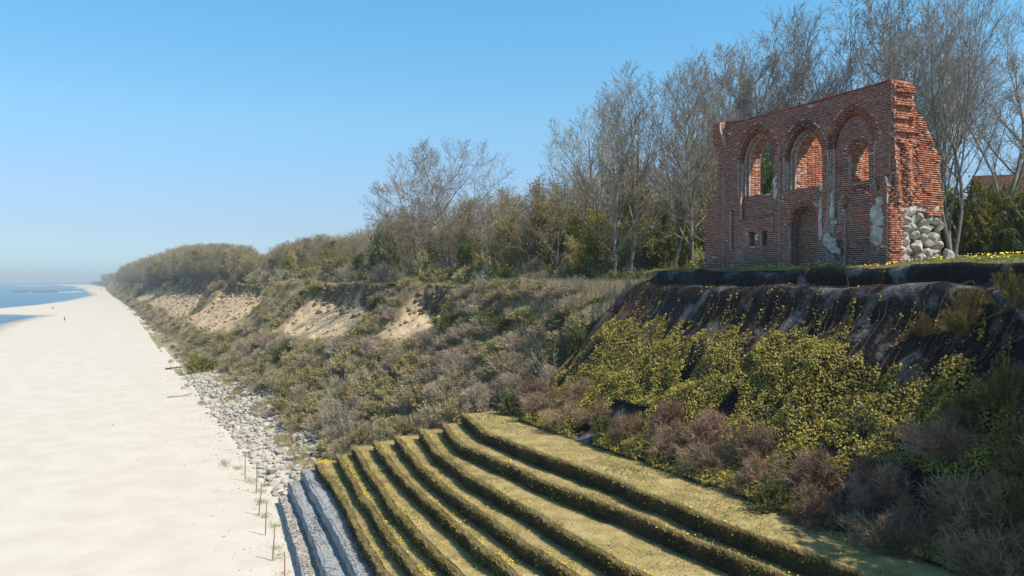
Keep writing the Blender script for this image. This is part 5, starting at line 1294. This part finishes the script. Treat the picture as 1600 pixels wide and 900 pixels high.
# ------------------------------------------------------------------ two walkers
def walker(x, y, h, yaw, lab, mc, ml):
    s, t = bp(x, y, -14.0); r_ = empty('person', W(s, t, -14.0), yaw, label=lab, category='person', group='walkers on the far beach')
    k = h/1.75
    V_ = [(0, 0, .95), (0, 0, 1.2), (0, .01, 1.42), (0, 0, 1.53), (0, -.02, 1.62), (.10, 0, .9), (.13, -.12, .5), (.12, -.02, .07), (.12, -.16, .03), (-.10, 0, .9), (-.12, .12, .5), (-.12, .28, .10), (-.12, .18, .03),
          (.19, 0, 1.40), (.24, .06, 1.12), (.23, -.06, .9), (-.19, 0, 1.40), (-.24, -.04, 1.12), (-.22, -.18, .94), (0, -.02, 1.72), (.23, -.1, .82), (-.22, -.24, .87)]
    E_ = [(0, 1), (1, 2), (2, 3), (3, 4), (0, 5), (5, 6), (6, 7), (7, 8), (0, 9), (9, 10), (10, 11), (11, 12), (2, 13), (13, 14), (14, 15), (2, 16), (16, 17), (17, 18), (4, 19), (15, 20), (18, 21)]
    R_ = [.14, .13, .14, .055, .10, .10, .065, .045, .04, .10, .065, .045, .04, .06, .045, .035, .06, .045, .035, .085, .03, .03]
    me = bpy.data.meshes.new('body'); me.from_pydata([tuple(c*k for c in v) for v in V_], E_, []); me.update()
    o = link('body', me, r_); me.materials.append(mc)
    md = o.modifiers.new('skin', 'SKIN'); md.use_smooth_shade = True; sv2 = me.skin_vertices[0].data
    for i_, q in enumerate(R_): sv2[i_].radius = (q*k, q*k)
    sv2[0].use_root = True
    sb = o.modifiers.new('sub', 'SUBSURF'); sb.levels = 1; sb.render_levels = 1
    v, f = tubes([(np.array([[0, 0, z_] for z_ in (1.46, 1.53, 1.62, 1.70, 1.76)])*k+[0, -.02, 0], np.array([.04, .095, .115, .10, .03])*k)], 8)
    link('hair', mesh_np('hair', v, f, M_darkwood, True), r_)
    v, f = tubes([(np.array([[0, 0, z_] for z_ in (.82, .95, 1.15, 1.35, 1.46)])*k, np.array([.20, .185, .175, .20, .09])*k)], 10)
    link('jacket', mesh_np('jacket', v, f, ml, True), r_)
walker(100, 503, 1.75, 2.2, 'walker in dark clothes alone on the sand, nearer of the two walkers', M_skin, M_cloth_d)
walker(81.5, 484.5, 1.7, 2.9, 'small dark walker near the water line, farther of the two walkers', M_skin, M_cloth_r)

# ------------------------------------------------------------------ groynes in the sea and surf
def groyne(s0, t0, s1, t1, n_, lab):
    J = Joiner()
    for k in range(n_):
        f = (k+.5)/n_; s = s0+(s1-s0)*f; t = t0+(t1-t0)*f; p = W(s, t, 0); h = rs.uniform(.5, 1.0)
        v, q = tubes([(np.array([[p[0], p[1], -16], [p[0], p[1], -14.33+h]]), np.array([.45, .42]))], 6); m6 = len(v); v = np.concatenate([v, [[p[0], p[1], -14.3+h]]]); J.add(v, q, [[m6-6+c, m6-6+(c+1) % 6, m6] for c in range(6)])
    link('groyne', J.mesh('groyne', [M_darkwood]), label=lab, category='groyne')
for (x0, x1, y, lab) in [(19, 42, 456.5, 'short row of dark groyne posts farther out in the sea'), (50, 88, 456.5, 'longer row of dark groyne posts in the sea nearer the beach'), (20, 90, 454, 'faint far row of groyne posts behind the other two')]:
    a_ = bp(x0, y, -14.33); b_ = bp(x1, y, -14.33); groyne(*a_, *b_, 30, lab)
def streak(x0, x1, y0, y1, th, nm, m=M_foam, **pr):
    n_ = 24; q = np.linspace(0, 1, n_); V_ = []
    for f in q:
        x = x0+(x1-x0)*f; y = y0+(y1-y0)*f; w_ = th*math.sin(math.pi*min(max(f, .03), .97))**.5*(.6+.8*float(vnoise(f*9, y0, 5)))
        for sg, hz in ((-1, 0), (0, .22), (1, 0)):
            s, t = bp(x, y+sg*w_*.5, -14.33); V_.append(W(s, t, -14.31+hz))
    V_ = np.array(V_); F_ = []
    for k in range(n_-1):
        for c in range(2): F_.append([k*3+c, k*3+c+1, k*3+c+4, k*3+c+3])
    link(nm, mesh_np(nm, V_, np.array(F_), m, True), **pr)
streak(116, 134, 450.2, 449.2, 2.0, 'sand_bar', M_sand, kind='structure')
streak(133, 150, 448.6, 447.4, 1.8, 'sand_bar', M_sand, kind='structure')
streak(90, 128, 457.3, 455.5, 1.2, 'sand_bar', M_sand, kind='structure')
streak(146, 168, 439.0, 438.2, .8, 'sand_bar', M_sand, kind='structure')
streak(14, 74, 489.5, 487.5, 1.0, 'surf', M_foam, kind='stuff', label='thin white streak on the sand spit beyond the lagoon', category='foam')
streak(20, 84, 446.2, 446.8, .4, 'surf', M_foam, kind='stuff', label='thin far line of white surf on the sea', category='foam')
s_, t_ = bp(158, 452.5, -14.0); o = link('stone', srk[2], label='dark lump on the far sand near the water, just left of the wooded cliff', category='rock'); o.location = [float(c_) for c_ in W(s_, t_, -13.4)]; o.scale = (3.2, 2.0, 2.4); 

# ------------------------------------------------------------------ fence before the wood
fr_ = empty('wire_fence', W(42, 33.4, 0), 0, label='low green wire fence between the clifftop grass and the wood', category='fence')
org = np.array(fr_.location); prev = None; pl = []; vert = []
pm = None
for k, s in enumerate(np.arange(44, 100, 2.5)):
    t = 33.6+.3*math.sin(s*.1); p = W(s, t, float(land(s, t)))-org
    if pm is None:
        v = box_v((-.04, -.04, -.2), (.04, .04, 1.35)); pm = mesh_np('fence_post', v, BOXF, M_steel)
    o = bpy.data.objects.new('post', pm); COL.objects.link(o); o.parent = fr_; o.location = [float(c_) for c_ in p]
    if prev is not None:
        for h in (.15, .45, .75, 1.05, 1.28): pl.append((np.array([prev+[0, 0, h], p+[0, 0, h]]), np.array([.012, .012])))
        for f in np.linspace(.05, .95, 16): q = prev*(1-f)+p*f; pl.append((np.array([q+[0, 0, .05], q+[0, 0, 1.3]]), np.array([.008, .008])))
    prev = p
v, f = tubes(pl, 3); link('wire_mesh', mesh_np('wire_mesh', v, f, M_steel), fr_, kind='stuff')

# ------------------------------------------------------------------ house beyond the hedge
def house():
    X0, Y0 = 40.5, 68.0; zg = 1.0
    r_ = empty('house', (X0, Y0, zg), math.radians(-18), label='house with a faded red tiled roof and white wall behind the hedge', category='house')
    Lh, Wd, He, Hr = 15.0, 8.0, 4.6, 8.3
    J = Joiner()
    v = np.array([[0, 0, 0], [Lh, 0, 0], [Lh, Wd, 0], [0, Wd, 0], [0, 0, He], [Lh, 0, He], [Lh, Wd, He], [0, Wd, He], [0, Wd/2, Hr-.15], [Lh, Wd/2, Hr-.15]])
    J.add(v, [[0, 1, 5, 4], [2, 3, 7, 6], [0, 4, 7, 3], [1, 2, 6, 5]], [[4, 8, 7], [5, 6, 9]]); link('wall', J.mesh('wall', [M_white]), r_)
    rows = 26; J = Joiner()
    for sd_ in (0, 1):
        for k in range(rows):
            f0 = k/rows; f1 = (k+1.15)/rows; y0 = -.5+(Wd/2+.5)*f0; y1 = -.5+(Wd/2+.5)*f1; z0 = He-.45+(Hr-He+.45)*f0; z1 = He-.45+(Hr-He+.45)*f1
            if sd_: y0, y1 = Wd-y0, Wd-y1
            v = np.array([[-.4, y0, z0+.07], [Lh+.4, y0, z0+.07], [Lh+.4, y1, z1], [-.4, y1, z1], [-.4, y0, z0-.03], [Lh+.4, y0, z0-.03], [Lh+.4, y1, z1-.08], [-.4, y1, z1-.08]])
            J.add(v, [[0, 1, 2, 3], [4, 7, 6, 5], [0, 4, 5, 1], [0, 3, 7, 4], [1, 5, 6, 2]])
    rf = link('roof', J.mesh('roof', [M_roof]), r_)
    link('chimney', mesh_np('chimney', box_v((9.5, 3.2, 6.5), (10.3, 4.0, 9.3)), BOXF, M_white), rf)
    for x in (1.6, 5.2, 8.8, 12.2):
        wdw = link('window', mesh_np('window', box_v((x, -.06, 1.2), (x+1.3, .03, 2.8)), BOXF, M_white), r_)
        link('pane', mesh_np('pane', box_v((x+.12, -.075, 1.32), (x+.60, -.062, 2.68)), BOXF, M_glass), wdw)
        link('pane', mesh_np('pane', box_v((x+.70, -.075, 1.32), (x+1.18, -.062, 2.68)), BOXF, M_glass), wdw)
house()

# ------------------------------------------------------------------ haze
hz = mesh_np('haze', box_v((-13900, -9000, -30), (13900, 15500, 34)), BOXF, [])
hm = bpy.data.materials.new('haze_air'); hm.use_nodes = True; n = hm.node_tree.nodes; n.remove(n['Principled BSDF'])
pv = n.new('ShaderNodeVolumePrincipled'); pv.inputs['Color'].default_value = (.86, .96, 1.0, 1); pv.inputs['Density'].default_value = .00036; pv.inputs['Anisotropy'].default_value = 0.0
hm.node_tree.links.new(pv.outputs[0], n['Material Output'].inputs['Volume']); hz.materials.clear(); hz.materials.append(hm)
link('haze', hz, kind='stuff', label='thin sea haze over the far coast and water', category='haze')
